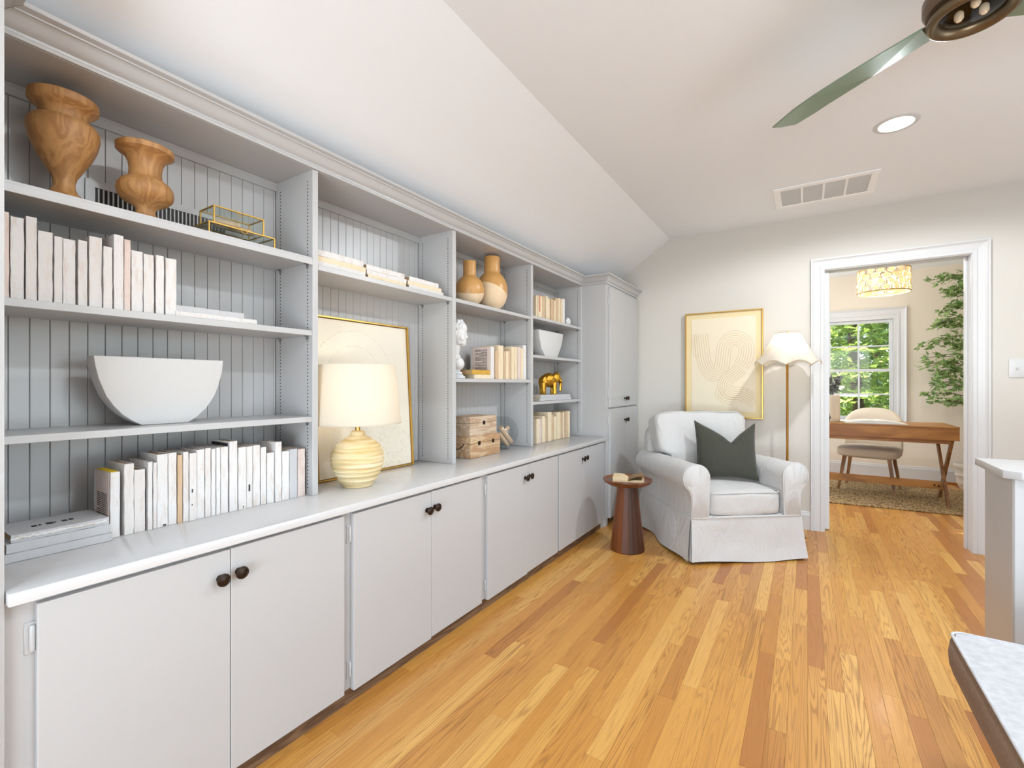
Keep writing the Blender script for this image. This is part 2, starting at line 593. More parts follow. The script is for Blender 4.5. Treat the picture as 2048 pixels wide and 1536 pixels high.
# out-of-frame windows: right wall, plus rear and study-side ones added to let light in
def plain_window(name, axis, a0, a1, p, z0, z1):
    bm = B()
    q = []
    for (s0, s1, c0, c1) in ((a0 - 0.07, a0 + 0.03, z0 - 0.07, z1 + 0.07), (a1 - 0.03, a1 + 0.07, z0 - 0.07, z1 + 0.07), (a0, a1, z1 - 0.03, z1 + 0.07), (a0, a1, z0 - 0.07, z0 + 0.03), (a0, a1, (z0 + z1) / 2 - 0.02, (z0 + z1) / 2 + 0.02), ((a0 + a1) / 2 - 0.02, (a0 + a1) / 2 + 0.02, z0, z1)):
        if axis == 'x': box(bm, p - 0.02, p + 0.05, s0, s1, c0, c1)
        else: box(bm, s0, s1, p - 0.05, p + 0.02, c0, c1)
    struct(name, bm, M['trim'])
plain_window('window_2', 'x', 0.6, 2.8, XR, 0.17, 2.15)
plain_window('window_added_study', 'x', 5.3, 6.5, -1.225, 0.75, 1.95)
plain_window('window_added_rear', 'y', -0.9, 1.5, YB, 0.17, 2.15)

# baseboards
def baseboard(name, runs, mat, h=0.14):
    bm = B()
    for (x0, y0, x1, y1) in runs:
        sweep(bm, [(x0, y0), (x1, y1)], [(0, 0), (0.016, 0), (0.016, h - 0.03), (0.011, h - 0.02), (0.009, h - 0.006), (0.004, h), (0, h)])
    return struct(name, bm, mat)
baseboard('baseboard_far', [(-1.32, YF, DX0 - 0.09, YF), (DX1 + 0.085, YF, XR, YF)], M['trim'])
baseboard('baseboard_study', [(-1.2, Y2, 2.2, Y2)], M['trim'], 0.17)
bm = B(); box(bm, -1.2, 2.2, Y2 - 0.032, Y2 - 0.014, 0, 0.022, 0.006, seg=2)
struct('trim_shoe_study', bm, M['floor'])

# doorway: jambs, casing, pocket door
bm = B()
box(bm, DX0 - 0.02, DX0, YF - 0.004, YF + 0.040, 0, DZ)
box(bm, DX0 - 0.02, DX0, YF + 0.080, YF + WT + 0.004, 0, DZ)
box(bm, DX1, DX1 + 0.02, YF - 0.004, YF + WT + 0.004, 0, DZ, 0.002)
box(bm, DX0 - 0.02, DX1 + 0.02, YF - 0.004, YF + 0.040, DZ, DZ + 0.02)
box(bm, DX0 - 0.02, DX1 + 0.02, YF + 0.080, YF + WT + 0.004, DZ, DZ + 0.02)
box(bm, DX1 - 0.012, DX1, YF + 0.075, YF + WT, 0, DZ, 0.001)
door_jamb = struct('trim_1', bm, M['trim'], label='white jamb lining the study doorway')
def casing_leg(bm, xin, sgn, z0, z1top, yf, out):
    prof = [(0, 0.0), (0, 0.010), (0.004, 0.014), (0.022, 0.015), (0.028, 0.011), (0.062, 0.016), (0.070, 0.020), (0.076, 0.026), (0.086, 0.027), (0.086, 0.0)]
    pts = [(xin + sgn * a, yf - out * d) for a, d in prof]
    a_ = [bm.verts.new((p[0], p[1], z0)) for p in pts]
    b_ = [bm.verts.new((p[0], p[1], z1top + abs(p[0] - xin))) for p in pts]
    n = len(pts)
    for i in range(n):
        j = (i + 1) % n
        bm.faces.new((a_[i], a_[j], b_[j], b_[i]))
    bm.faces.new(a_); bm.faces.new(b_[::-1])
def casing_head(bm, x0, x1, z, yf, out):
    prof = [(0, 0.0), (0, 0.010), (0.004, 0.014), (0.022, 0.015), (0.028, 0.011), (0.062, 0.016), (0.070, 0.020), (0.076, 0.026), (0.086, 0.027), (0.086, 0.0)]
    a_ = [bm.verts.new((x0 - a, yf - out * d, z + a)) for a, d in prof]
    b_ = [bm.verts.new((x1 + a, yf - out * d, z + a)) for a, d in prof]
    n = len(prof)
    for i in range(n):
        j = (i + 1) % n
        bm.faces.new((a_[i], a_[j], b_[j], b_[i]))
    bm.faces.new(a_); bm.faces.new(b_[::-1])
bm = B(); casing_leg(bm, DX0 - 0.004, -1, 0, DZ + 0.004, YF, 1); struct('trim_2', bm, M['trim'], label='left casing board of the study doorway')
bm = B(); casing_leg(bm, DX1 + 0.004, 1, 0, DZ + 0.004, YF, 1); struct('trim_3', bm, M['trim'], label='right casing board of the study doorway')
bm = B(); casing_head(bm, DX0 - 0.004, DX1 + 0.004, DZ + 0.004, YF, 1); struct('trim_4', bm, M['trim'], label='head casing board over the study doorway')
bm = B(); box(bm, -0.68, DX0 + 0.030, YF + 0.043, YF + 0.077, 0.012, DZ + 0.012, 0.002)
pd = struct('door_1', bm, M['trim'], label='edge of a white pocket door slid into the left jamb')
bm = B()
box(bm, DX0 + 0.0295, DX0 + 0.0325, YF + 0.045, YF + 0.075, 0.838, 0.908, 0.001)
box(bm, DX0 + 0.0320, DX0 + 0.0345, YF + 0.052, YF + 0.068, 0.850, 0.896, 0.001)
lathe(bm, [(0.010, 0), (0.010, 0.004), (0.006, 0.006)], 12, (DX0 + 0.033, YF + 0.060, 0.874), RY(PI / 2))
obj('latch_plate', bm, M['bronze'], pd)

# study window: frame, sashes, muntins, panes
M['glass'] = None
def m_glass(name, tint=(1, 1, 1), ior=1.45, rough=0.0):
    t = NT(name)
    lw = t.n('ShaderNodeLayerWeight'); lw.inputs['Blend'].default_value = 0.5
    fr = t.n('ShaderNodeMath', operation='MULTIPLY_ADD')
    t.l(t.math('POWER', lw.outputs['Facing'], 4.0), fr.inputs[0]); fr.inputs[1].default_value = 0.55; fr.inputs[2].default_value = 0.04
    tr = t.n('ShaderNodeBsdfTransparent'); tr.inputs['Color'].default_value = (*tint, 1)
    gl = t.n('ShaderNodeBsdfGlossy'); gl.inputs['Roughness'].default_value = rough
    mx = t.n('ShaderNodeMixShader')
    t.l(fr.outputs[0], mx.inputs[0]); t.l(tr.outputs[0], mx.inputs[1]); t.l(gl.outputs[0], mx.inputs[2])
    return t.done(mx.outputs[0])
M['glass'] = m_glass('clear_glass', (0.96, 0.98, 0.97))
bm = B()
for (a, b, c, d) in ((WX0 - 0.0, WX0 + 0.04, WZ0, WZ1), (WX1 - 0.04, WX1, WZ0, WZ1), (WX0 + 0.04, WX1 - 0.04, WZ1 - 0.045, WZ1), (WX0 + 0.04, WX1 - 0.04, WZ0, WZ0 + 0.04)):
    box(bm, a, b, Y2 - 0.004, Y2 + 0.10, c, d)
win = struct('window_1', bm, M['trim'], label='white double-hung study window with divided panes')
def wcasing(name, fn):
    bm = B(); fn(bm); return obj(name, bm, M['trim'], win)
wcasing('window_casing', lambda b: casing_leg(b, WX1 - 0.005, 1, WZ0 - 0.02, WZ1, Y2, 1))
wcasing('window_casing', lambda b: casing_leg(b, WX0 + 0.005, -1, WZ0 - 0.02, WZ1, Y2, 1))
wcasing('window_casing', lambda b: casing_head(b, WX0 + 0.005, WX1 - 0.005, WZ1, Y2, 1))
bm = B(); box(bm, WX0 - 0.10, WX1 + 0.10, Y2 - 0.05, Y2 + 0.05, WZ0 - 0.035, WZ0, 0.004); obj('window_sill', bm, M['trim'], win)
gx0, gx1 = WX0 + 0.045, WX1 - 0.045
zmid = 1.303
for (nm, z0, z1, yy) in (('upper_sash', zmid - 0.018, WZ1 - 0.047, Y2 + 0.055), ('lower_sash', WZ0 + 0.042, zmid + 0.018, Y2 + 0.020)):
    bm = B()
    box(bm, WX0 + 0.042, gx0 + 0.03, yy - 0.016, yy + 0.016, z0, z1)
    box(bm, gx1 - 0.03, WX1 - 0.042, yy - 0.016, yy + 0.016, z0, z1)
    box(bm, gx0 + 0.03, gx1 - 0.03, yy - 0.016, yy + 0.016, z1 - 0.036, z1)
    box(bm, gx0 + 0.03, gx1 - 0.03, yy - 0.016, yy + 0.016, z0, z0 + 0.036)
    sash = obj(nm, bm, M['trim'], win)
    ax0, ax1, az0, az1 = gx0 + 0.03, gx1 - 0.03, z0 + 0.036, z1 - 0.036
    for k in (1, 2):
        xx = ax0 + (ax1 - ax0) * k / 3
        bm = B(); box(bm, xx - 0.009, xx + 0.009, yy - 0.010, yy + 0.010, az0, az1); obj('muntin', bm, M['trim'], sash)
    zz = (az0 + az1) / 2
    bm = B(); box(bm, ax0, ax1, yy - 0.0095, yy + 0.0095, zz - 0.009, zz + 0.009); obj('muntin', bm, M['trim'], sash)
    for k in range(3):
        for j in range(2):
            w3, h2 = (ax1 - ax0) / 3, (az1 - az0) / 2
            bm = B(); box(bm, ax0 + w3 * k + 0.004, ax0 + w3 * (k + 1) - 0.004, yy - 0.002, yy + 0.002, az0 + h2 * j + 0.004, az0 + h2 * (j + 1) - 0.004)
            obj('pane', bm, M['glass'], sash)

# half wall with beadboard beside the stair opening (right edge)
HX, HY0, HY1, HZ = 0.525, 2.00, 2.26, 0.865
bm = B(); box(bm, HX, XR, HY0, HY1, 0, HZ - 0.022)
hw = struct('wall_half', bm, M['cab'], label='white half wall with a flat cap beside the stairs')
bm = B()
capz = [(HX - 0.022, HY1 + 0.02), (HX - 0.022, HY0 + 0.0), (HX + 0.012, HY0 - 0.03), (XR, HY0 - 0.03), (XR, HY1 + 0.02)]
prism(bm, capz, lambda a, b: (a, b, HZ - 0.022), lambda a, b: (a, b, HZ + 0.004))
bmesh.ops.bevel(bm, geom=list(bm.edges), offset=0.003, segments=2, affect='EDGES', profile=0.5)
obj('cap', bm, M['cab'], hw, 40)
xx = HX + 0.0
k = 0
while xx < HX + 1.6:
    bm = B(); box(bm, xx + 0.0015, xx + 0.0405, HY0 - 0.008, HY0 - 0.0005, 0.10, HZ - 0.022, 0.0018); obj('bead_board', bm, M['cab'], hw)
    xx += 0.042
bm = B(); box(bm, HX - 0.01, XR, HY0 - 0.016, HY0, 0, 0.10, 0.003); obj('base_trim', bm, M['cab'], hw)
# ------------------------------------------------------------------ built-in: base cabinets, worktop, bookcase, tall cabinets
XF = -1.555        # bookcase face
XB = -1.80         # bookcase back boards
CF = -1.33         # worktop front
CT = 0.714         # worktop top
Y0C, Y1C = 0.226, 3.478
HEAD = 1.936
def knob_mesh():
    bm = B()
    lathe(bm, [(0.0, 0.0), (0.010, 0.0), (0.010, 0.002), (0.006, 0.004), (0.0055, 0.012), (0.008, 0.015), (0.0165, 0.018), (0.0175, 0.0205), (0.0165, 0.024), (0.013, 0.0255), (0.012, 0.0245), (0.009, 0.0265), (0.0, 0.0272)], 24, (0, 0, 0), RY(PI / 2))
    return mesh_of(bm, 'knob', M['bronze'], 50)
KNOB = knob_mesh()
def add_knob(parent, x, y, z):
    o = obj('knob', KNOB, None, parent, loc=Vector((x, y, z)))
    return o

base_units = [
    (0.226, 1.0435, (0.271, 0.6515, 1.024), 'nearest the camera, under the standing white books'),
    (1.0435, 1.8475, (1.063, 1.460, 1.821), 'below the ribbed table lamp'),
    (1.8475, 2.6495, (1.872, 2.257, 2.639), 'below the stacked wooden boxes'),
    (2.6497, 3.478, (2.660, 3.047, 3.431), 'farthest along, behind the wooden side table'),
]
FX = -1.3650
for i, (ya, yb, (d0, dm, d1), where) in enumerate(base_units):
    t = thing('base_cabinet', 'white two-door base cabinet ' + where, 'cabinet', (-1.58, (ya + yb) / 2, 0), 0, 'white base cabinets under the worktop')
    inv = -Vector(t.location)
    holder = t
    bm = B()
    # carcass with a face frame and dark interior gap
    box(bm, -1.80, FX - 0.019, ya, ya + 0.018, 0.055, 0.6865)
    box(bm, -1.80, FX - 0.019, yb - 0.018, yb, 0.055, 0.6865)
    box(bm, -1.80, FX - 0.019, ya, yb, 0.055, 0.070)
    box(bm, -1.812, -1.80, ya, yb, 0.0, 0.6865)
    fd0, fd1 = d0 + 0.012, d1 - 0.012
    box(bm, FX - 0.019, FX, ya, fd0, 0.0 if i == 0 else 0.055, 0.6865)
    box(bm, FX - 0.019, FX, fd1, yb, 0.055 if i < 3 else 0.0, 0.6865)
    box(bm, FX - 0.019, FX, fd0, fd1, 0.640, 0.6865)
    box(bm, FX - 0.019, FX, fd0, fd1, 0.055, 0.075)
    wobj('carcass', bm, M['cab'], t)
    bm = B(); box(bm, FX - 0.012, FX - 0.004, ya + (0.05 if i == 0 else 0), yb - (0.045 if i == 3 else 0), 0.0, 0.0545)
    wobj('toe_kick', bm, M['toe'], t)
    for s, (a, b) in enumerate(((d0, dm - 0.0008), (dm + 0.0008, d1))):
        dz = (-0.006 if s == 0 else 0.0) if i in (1, 2) else 0.0
        kn = (b - 0.027, 0.602) if s == 0 else (a + 0.020, 0.606)
        bmd = B(); box(bmd, FX + 0.0005, FX + 0.020, a, b, 0.056 + dz, 0.674 + (0.001 if s else 0), 0.0018, seg=2)
        d = wobj('door', bmd, M['cab'], t)
        add_knob(d, *(Vector((FX + 0.020, kn[0], kn[1])) + inv))
        hy = a if s == 0 else b
        sg = -1 if s == 0 else 1
        for z in (0.602, 0.125):
            bmh = B()
            yA, yB_ = sorted((hy + sg * (0.0092 if i >= 2 else 0.016), hy - sg * 0.002))
            box(bmh, FX + 0.0003, FX + 0.003, yA, yB_, z - 0.033, z + 0.033, 0.001)
            lathe(bmh, [(0.004, -0.027), (0.0055, -0.022), (0.0055, 0.022), (0.004, 0.027)], 10, (FX + 0.0055, hy + sg * 0.0045, z))
            wobj('hinge', bmh, M['cab'], d, 40)
            bmh = B()
            box(bmh, FX + 0.0029, FX + 0.0040, hy + sg * 0.0065 - 0.0022, hy + sg * 0.0065 + 0.0022, z - 0.004, z + 0.004)
            box(bmh, FX + 0.0029, FX + 0.0034, hy + sg * 0.0084 - 0.0007, hy + sg * 0.0084 + 0.0007, z - 0.02, z - 0.002)
            wobj('hinge_slot', bmh, M['hole'], d)
bm = B(); box(bm, -1.812, CF, Y0C + 0.001, Y1C - 0.001, CT - 0.027, CT, 0.0025, seg=2)
tag(obj('worktop', bm, m_paint('worktop_gloss_paint', lin(203, 202, 202), 0.16, 60, 0.02), None, 40), 'long glossy white worktop running over the base cabinets', 'worktop')

# ---- bookcase
BC = thing('bookcase', 'white built-in bookcase of four bays with adjustable shelves and beadboard back', 'bookcase', (-1.68, 1.85, CT))
divs = [(Y0C, 0.2445), (1.0430, 1.0660), (1.8480, 1.8760), (2.6550, 2.6850), (3.4640, Y1C)]
for (a, b) in divs:
    bm = B(); box(bm, XB, XF, a, b, CT + 0.0005, HEAD + 0.002, 0.0008)
    wobj('upright', bm, M['cab'], BC)
bm = B(); box(bm, XB - 0.012, XF, Y0C, Y1C, HEAD - 0.001, HEAD + 0.010)
wobj('top_panel', bm, M['cab'], BC)
bm = B(); box(bm, XB - 0.012, XB - 0.006, Y0C, Y1C, CT + 0.0005, HEAD - 0.002)
wobj('back_panel', bm, M['cab'], BC)
# beadboard boards, each with eased edges
bays = [(divs[i][1], divs[i + 1][0]) for i in range(4)]
for (a, b) in bays:
    y = a + 0.0005 - (0.0187 if a < 0.5 else 0.012)
    while y < b:
        y0, y1 = max(y, a + 0.0005), min(y + 0.0400, b - 0.0005)
        if y1 - y0 > 0.006:
            bm = B(); box(bm, XB - 0.0055, XB, y0 + 0.0003, y1 - 0.0003, CT + 0.001, HEAD - 0.002, 0.0013)
            wobj('bead_board', bm, M['cab'], BC)
        y += 0.0405
    bm = B()
    prism(bm, [(XB + 0.0003, HEAD - 0.032), (XB + 0.010, HEAD - 0.032), (XB + 0.010, HEAD - 0.010), (XB + 0.014, HEAD - 0.006), (XB + 0.014, HEAD - 0.0015), (XB + 0.0003, HEAD - 0.0015)], lambda p, q: (p, a + 0.0006, q), lambda p, q: (p, b - 0.0006, q))
    wobj('back_trim', bm, M['cab'], BC)
# crown
CROWN = [(0.0, 1.936), (0.008, 1.936), (0.010, 1.943), (0.006, 1.947), (0.007, 1.953), (0.015, 1.957), (0.022, 1.965), (0.027, 1.977), (0.036, 1.984), (0.040, 1.984), (0.041, 1.988), (0.050, 1.991), (0.054, 1.993), (0.054, 2.003), (0.0, 2.003)]
bm = B(); sweep(bm, [(XF, Y0C + 0.0006), (XF, Y1C - 0.0006)], CROWN, True, True)
wobj('crown_moulding', bm, M['cab'], BC, 30)

S1, S2, S3 = 1.605, 1.332, 1.010  # translucent sheet added to keep the sun from entering the added study window
B2A, B3A, B3B, B4A, B4B, B4C = 1.583, 1.585, 1.162, 1.597, 1.332, 1.012
shelves = [(0, S1), (0, S2), (0, S3), (1, B2A), (2, B3A), (2, B3B), (3, B4A), (3, B4B), (3, B4C)]
for (k, z) in shelves:
    a, b = bays[k]
    bm = B()
    box(bm, XB + 0.001, XF - 0.002, a + 0.0008, b - 0.0008, z - 0.0195, z, 0.001)
    sh = wobj('shelf', bm, M['cab'], BC)
    if k == 0 and z == S1:
        bm = B(); box(bm, XF - 0.0022, XF + 0.0015, a + 0.0008, b - 0.0008, z - 0.028, z - 0.008, 0.0008); wobj('nosing', bm, M['cab'], BC)
    for yy, sg in ((a, 1), (b, -1)):
        for xx in (XF - 0.031, XB + 0.034):
            bm = B()
            y_a, y_b = sorted((yy + sg * 0.0003, yy + sg * 0.012))
            box(bm, xx - 0.007, xx + 0.007, y_a, y_b, z - 0.0225, z - 0.0198)
            y_c, y_d = sorted((yy + sg * 0.0003, yy + sg * 0.003))
            box(bm, xx - 0.006, xx + 0.006, y_c, y_d, z - 0.034, z - 0.0225)
            wobj('shelf_pin', bm, M['steel'], BC)
# drilled peg holes (too small to pick apart)
bm = B()
for k, (a, b) in enumerate(bays):
    for yy, sg in ((a, 1), (b, -1)):
        for xx in (XF - 0.031, XB + 0.034):
            z = 0.742
            while z < 1.905:
                if not any(kk == k and zz - 0.036 < z < zz + 0.003 for kk, zz in shelves):
                    vs = [bm.verts.new((xx + 0.0031 * math.cos(q * PI / 3), yy + sg * 0.0004, z + 0.0031 * math.sin(q * PI / 3))) for q in range(6)]
                    bm.faces.new(vs)
                z += 0.0131
o = wobj('peg_holes', bm, M['hole'], BC); o['kind'] = 'stuff'

# ---- tall cabinets
def tall_cabinet(label, ya, yb, mirror):
    t = thing('tall_cabinet', label, 'cabinet', (-1.58, (ya + yb) / 2, 0))
    inv = -Vector(t.location)
    fx = -1.350
    bm = B()
    box(bm, -1.79, fx, ya, yb, 0.055, 1.925)
    box(bm, -1.60, fx, ya, yb, 1.925, 1.99)
    box(bm, fx - 0.03, fx - 0.0, ya, ya + 0.04, 0.0, 0.055)
    wobj('body', bm, M['cab'], t)
    bm = B(); box(bm, -1.80, fx - 0.02, ya + 0.04, yb, 0, 0.0545); wobj('toe_kick', bm, M['toe'], t)
    bm = B()
    if mirror:
        sweep(bm, [(fx, ya), (fx, yb), (XF, yb)], CROWN, False, True)
    else:
        sweep(bm, [(XF, ya), (fx, ya), (fx, yb)], CROWN, True, False)
    wobj('crown_moulding', bm, M['cab'], t, 30)
    d0, d1 = ya + 0.052, yb - 0.03
    dm = (d0 + d1) / 2 + 0.01
    for (z0, z1, kz, hzs) in ((0.058, 0.934, 0.828, (0.84, 0.16)), (0.946, 1.915, 1.012, (1.80, 1.05))):
        for s, (a, b) in enumerate(((d0, dm - 0.001), (dm + 0.001, d1))):
            bmd = B(); box(bmd, fx + 0.0005, fx + 0.020, a, b, z0, z1, 0.002, seg=2)
            d = wobj('door', bmd, M['cab'], t)
            add_knob(d, *(Vector((fx + 0.020, (b - 0.022) if s == 0 else (a + 0.022), kz)) + inv))
            hy, sg = (a, -1) if s == 0 else (b, 1)
            for z in hzs:
                bmh = B()
                yA, yB_ = sorted((hy + sg * 0.016, hy - sg * 0.002))
                box(bmh, fx + 0.0003, fx + 0.003, yA, yB_, z - 0.033, z + 0.033, 0.001)
                lathe(bmh, [(0.004, -0.027), (0.0055, -0.022), (0.0055, 0.022), (0.004, 0.027)], 10, (fx + 0.0055, hy + sg * 0.0045, z))
                wobj('hinge', bmh, M['cab'], t, 40)
    return t
tall_cabinet('tall white four-door cabinet in the far corner behind the armchair', Y1C + 0.001, 4.268, False)
tall_cabinet('edge of a tall white cabinet at the left end of the bookcase', -0.58, Y0C - 0.001, True)

# slotted air grille low on the back of the first bay
GV = thing('wall_grille', 'white slotted air grille on the beadboard behind the two wooden urns', 'grille', (XB + 0.0005, 0.665, S1 + 0.0))
bm = B()
gy0, gy1, gz0, gz1 = 0.462, 0.872, S1 + 0.004, 1.742
box(bm, XB + 0.0003, XB + 0.006, gy0, gy1, gz1 - 0.022, gz1)
box(bm, XB + 0.0003, XB + 0.006, gy0, gy1, gz0, gz0 + 0.015)
box(bm, XB + 0.0003, XB + 0.006, gy0, gy0 + 0.022, gz0 + 0.015, gz1 - 0.022)
box(bm, XB + 0.0003, XB + 0.006, gy1 - 0.022, gy1, gz0 + 0.015, gz1 - 0.022)
wobj('frame', bm, M['cab'], GV)
bm = B(); box(bm, XB + 0.0002, XB + 0.0012, gy0 + 0.0221, gy1 - 0.0221, gz0 + 0.0151, gz1 - 0.0221); wobj('duct_opening', bm, M['black'], GV)
y = gy0 + 0.0285
while y < gy1 - 0.026:
    bm = B(); box(bm, XB + 0.0013, XB + 0.0052, y, y + 0.0042, gz0 + 0.0151, gz1 - 0.0221, 0.0006); wobj('slat', bm, M['cab'], GV)
    y += 0.0116

# things resting on shelves and worktop sit a hair above them
EPS = 0.0007
S1 += EPS; S2 += EPS; S3 += EPS; B2A += EPS; B3A += EPS; B3B += EPS; B4A += EPS; B4B += EPS; B4C += EPS; CT += EPS
# ------------------------------------------------------------------ books
def m_book(name, base, stain, edge, amt):
    t = NT(name)
    p = t.pos()
    rnd = t.n('ShaderNodeObjectInfo').outputs['Random']
    off = t.n('ShaderNodeCombineXYZ')
    for k, s in enumerate((17.0, 29.0, 41.0)): t.val(off.inputs[k], t.math('MULTIPLY', rnd, s))
    q = t.add(p, off.outputs[0])
    n = t.noise(t.map(q, (60, 60, 14)), 1.0, 5, 0.65)
    n2 = t.noise(q, 160, 4, 0.7)
    n3 = t.noise(q, 7, 2)
    c = t.mix(t.ramp(n, [(0.50, (0, 0, 0)), (0.72, (amt, amt, amt))]), base, stain)
    c = t.mix(t.math('MULTIPLY', t.ramp(n2, [(0.55, (0, 0, 0)), (0.75, (1, 1, 1))]), 0.35 * amt), c, edge)
    c = t.mix(t.math('MULTIPLY', n3, 0.3), c, tuple(b * 0.93 for b in base))
    c = t.mix(t.math('MULTIPLY', rnd, 0.5 * amt), c, tuple(0.5 * (a + b) for a, b in zip(base, stain)))
    return t.done(t.pbsdf(c, 0.85, normal=t.bump(n2, 0.4, 0.001), spec=0.2))
M['bk_white'] = m_book('whitewashed_book_cloth', lin(221, 219, 218), lin(200, 180, 164), lin(172, 144, 122), 0.8)
M['bk_cream'] = m_book('cream_book_cloth', lin(228, 212, 184), lin(212, 186, 148), lin(196, 160, 116), 0.8)
M['bk_pink'] = m_book('pale_pink_book_cloth', lin(220, 204, 196), lin(190, 164, 150), lin(180, 150, 132), 0.8)
M['bk_tan'] = m_book('tan_book_cloth', lin(206, 180, 150), lin(186, 150, 110), lin(160, 120, 84), 0.8)
M['bk_gold'] = m_book('gold_book_cloth', lin(206, 164, 74), lin(170, 122, 44), lin(230, 200, 140), 0.8)
M['bk_red'] = m_book('red_spine_cloth', lin(190, 84, 52), lin(206, 150, 110), lin(226, 200, 160), 0.8)
M['bk_grey'] = m_book('pale_grey_book_cloth', lin(194, 194, 196), lin(182, 180, 178), lin(170, 164, 156), 0.7)
def m_pages(name, a, b):
    t = NT(name)
    p = t.pos()
    n = t.noise(t.map(p, (900, 20, 20)), 1.0, 2, 0.6)
    return t.done(t.pbsdf(t.mix(n, a, b), 0.9, spec=0.1))
M['pages'] = m_pages('aged_page_block', lin(206, 178, 140), lin(168, 134, 96))
M['pages_l'] = m_pages('light_page_block', lin(222, 208, 186), lin(196, 178, 152))
M['ink'] = m_plain('printing_ink', lin(52, 48, 46), 0.9)
M['yellow'] = m_plain('yellow_page_edge', lin(226, 192, 22), 0.7)

def rough_board(bm, x0, x1, y0, y1, z0, z1, seed, amp=0.0012):
    """cover board with uneven, worn edges"""
    k = lambda a, b: max(1, min(9, int(round((b - a) / 0.022))))
    for v in gridbox(bm, x0, x1, y0, y1, z0, z1, k(x0, x1), k(y0, y1), k(z0, z1)):
        v.co += noise.noise_vector(v.co * 70 + Vector((seed * 3.1, seed * 1.7, seed))) * amp
        v.co.z = max(v.co.z, z0)

def book(label, th, h, d, loc, cover='bk_white', pages='pages', tilt=0.0, lying=False, rz=PI / 2, seed=0, group=None, thick_cov=0.0025):
    """standing: local x = thickness, y = depth behind the spine, z = height; spine at y = 0.
       lying: x = length, y = depth, z = thickness"""
    t = thing('book', label, 'book', loc, rz, group)
    if tilt: t.rotation_euler = (0, tilt, rz)
    c = thick_cov
    bm = B()
    if not lying:
        rough_board(bm, -th / 2, -th / 2 + c, 0, d, 0, h, seed)
        rough_board(bm, th / 2 - c, th / 2, 0, d, 0, h, seed + 5)
        rough_board(bm, -th / 2 + c * .3, th / 2 - c * .3, 0.0, c, 0, h, seed + 9, 0.0008)
    else:
        rough_board(bm, -th / 2, th / 2, 0, d, 0, c, seed)
        rough_board(bm, -th / 2, th / 2, 0, d, h - c, h, seed + 5)
        rough_board(bm, -th / 2, th / 2, 0, c, c * .3, h - c * .3, seed + 9, 0.0008)
    obj('cover', bm, M[cover], t, 40)
    bm = B()
    if not lying:
        box(bm, -th / 2 + c, th / 2 - c, c, d - 0.003, 0.001, h - 0.0035)
    else:
        box(bm, -th / 2 + 0.0025, th / 2 - 0.0025, c, d - 0.003, c, h - c)
    obj('pages', bm, M[pages], t)
    return t

def size_word(h, th, hs, ths):
    a = 'tall' if h > hs * 1.06 else ('short' if h < hs * 0.94 else 'mid-height')
    b = 'thick' if th > ths * 1.25 else ('thin' if th < ths * 0.75 else 'medium')
    return a, b

def row(entries, X, zshelf, place, colour, covers, group, depth=0.13, pages='pages', seed0=0):
    """entries: (u left, u right, v of the spine's top edge)"""
    data = []
    for (ul, ur, vt) in entries:
        a, b = onX(ul, vt, X), onX(ur, vt, X)
        data.append((a.y, b.y, max(0.06, (a.z + b.z) / 2 - zshelf)))
    hs = sum(q[2] for q in data) / len(data); ths = sum(q[1] - q[0] for q in data) / len(data)
    out = []
    last = -9
    for i, (y0, y1, h) in enumerate(data):
        y0 = max(y0, last + 0.0006)
        th = max(0.006, y1 - y0)
        last = y0 + th
        w = size_word(h, th, hs, ths)
        cv = covers[i] if i < len(covers) else covers[-1]
        cname = {'bk_white': 'white', 'bk_cream': 'cream', 'bk_pink': 'pale pink', 'bk_tan': 'tan', 'bk_red': 'red-stained', 'bk_grey': 'pale grey'}.get(cv, colour)
        lab = '%s %s %s book, %s from left %s' % (w[0], w[1], cname, ORD[i], place)
        b = book(lab, th - 0.0014, h, depth + RND.uniform(-0.012, 0.012), (X + RND.uniform(-0.007, 0.0), y0 + th / 2, zshelf), cv, pages, seed=seed0 + i, group=group)
        out.append(b)
    return out

Z8 = lambda x, y: (x / 5.689, 400 + y / 5.689)
rowA = [(35, 112, 130), (120, 282, 194), (296, 427, 190), (437, 607, 358), (615, 717, 416), (722, 870, 446), (887, 997, 462), (1022, 1172, 416), (1177, 1282, 533),
        (1297, 1414, 398), (1421, 1499, 448), (1505, 1637, 578), (1641, 1762, 618), (1780, 1874, 630), (1886, 2012, 668)]
A = []
for (l, r, t_) in rowA:
    A.append((l / 5.689, r / 5.689, 400 + t_ / 5.689))
row(A, XF - 0.020, S2, 'in the row below the urns', 'white', ['bk_pink', 'bk_white', 'bk_white', 'bk_white', 'bk_white', 'bk_white', 'bk_white', 'bk_white', 'bk_white', 'bk_white', 'bk_pink', 'bk_white'], 'standing books on the second shelf of the first bay', seed0=1)

rowB = [(565, 617, 985), (637, 688, 942), (688, 748, 972), (757, 782, 932), (785, 806, 935), (806, 864, 893), (866, 910, 886), (912, 938, 897), (940, 970, 881), (970, 1008, 887),
        (1010, 1052, 869), (1052, 1083, 862), (1085, 1108, 865), (1108, 1131, 859), (1133, 1173, 855), (1178, 1220, 826), (1222, 1262, 856), (1264, 1298, 853), (1300, 1337, 847),
        (1339, 1368, 857), (1370, 1407, 885), (1410, 1444, 830), (1446, 1483, 877), (1485, 1526, 866), (1528, 1566, 866)]
Bq = [(l / 2.56, r / 2.56, 560 + t_ / 2.56) for l, r, t_ in rowB]
cv = ['bk_white'] * 25
cv[7] = 'bk_tan'; cv[23] = 'bk_grey'; cv[24] = 'bk_pink'
rb = row(Bq, -1.580, CT, 'in the long row on the worktop', 'white', cv, 'standing books on the worktop in the first bay', depth=0.125, seed0=40)
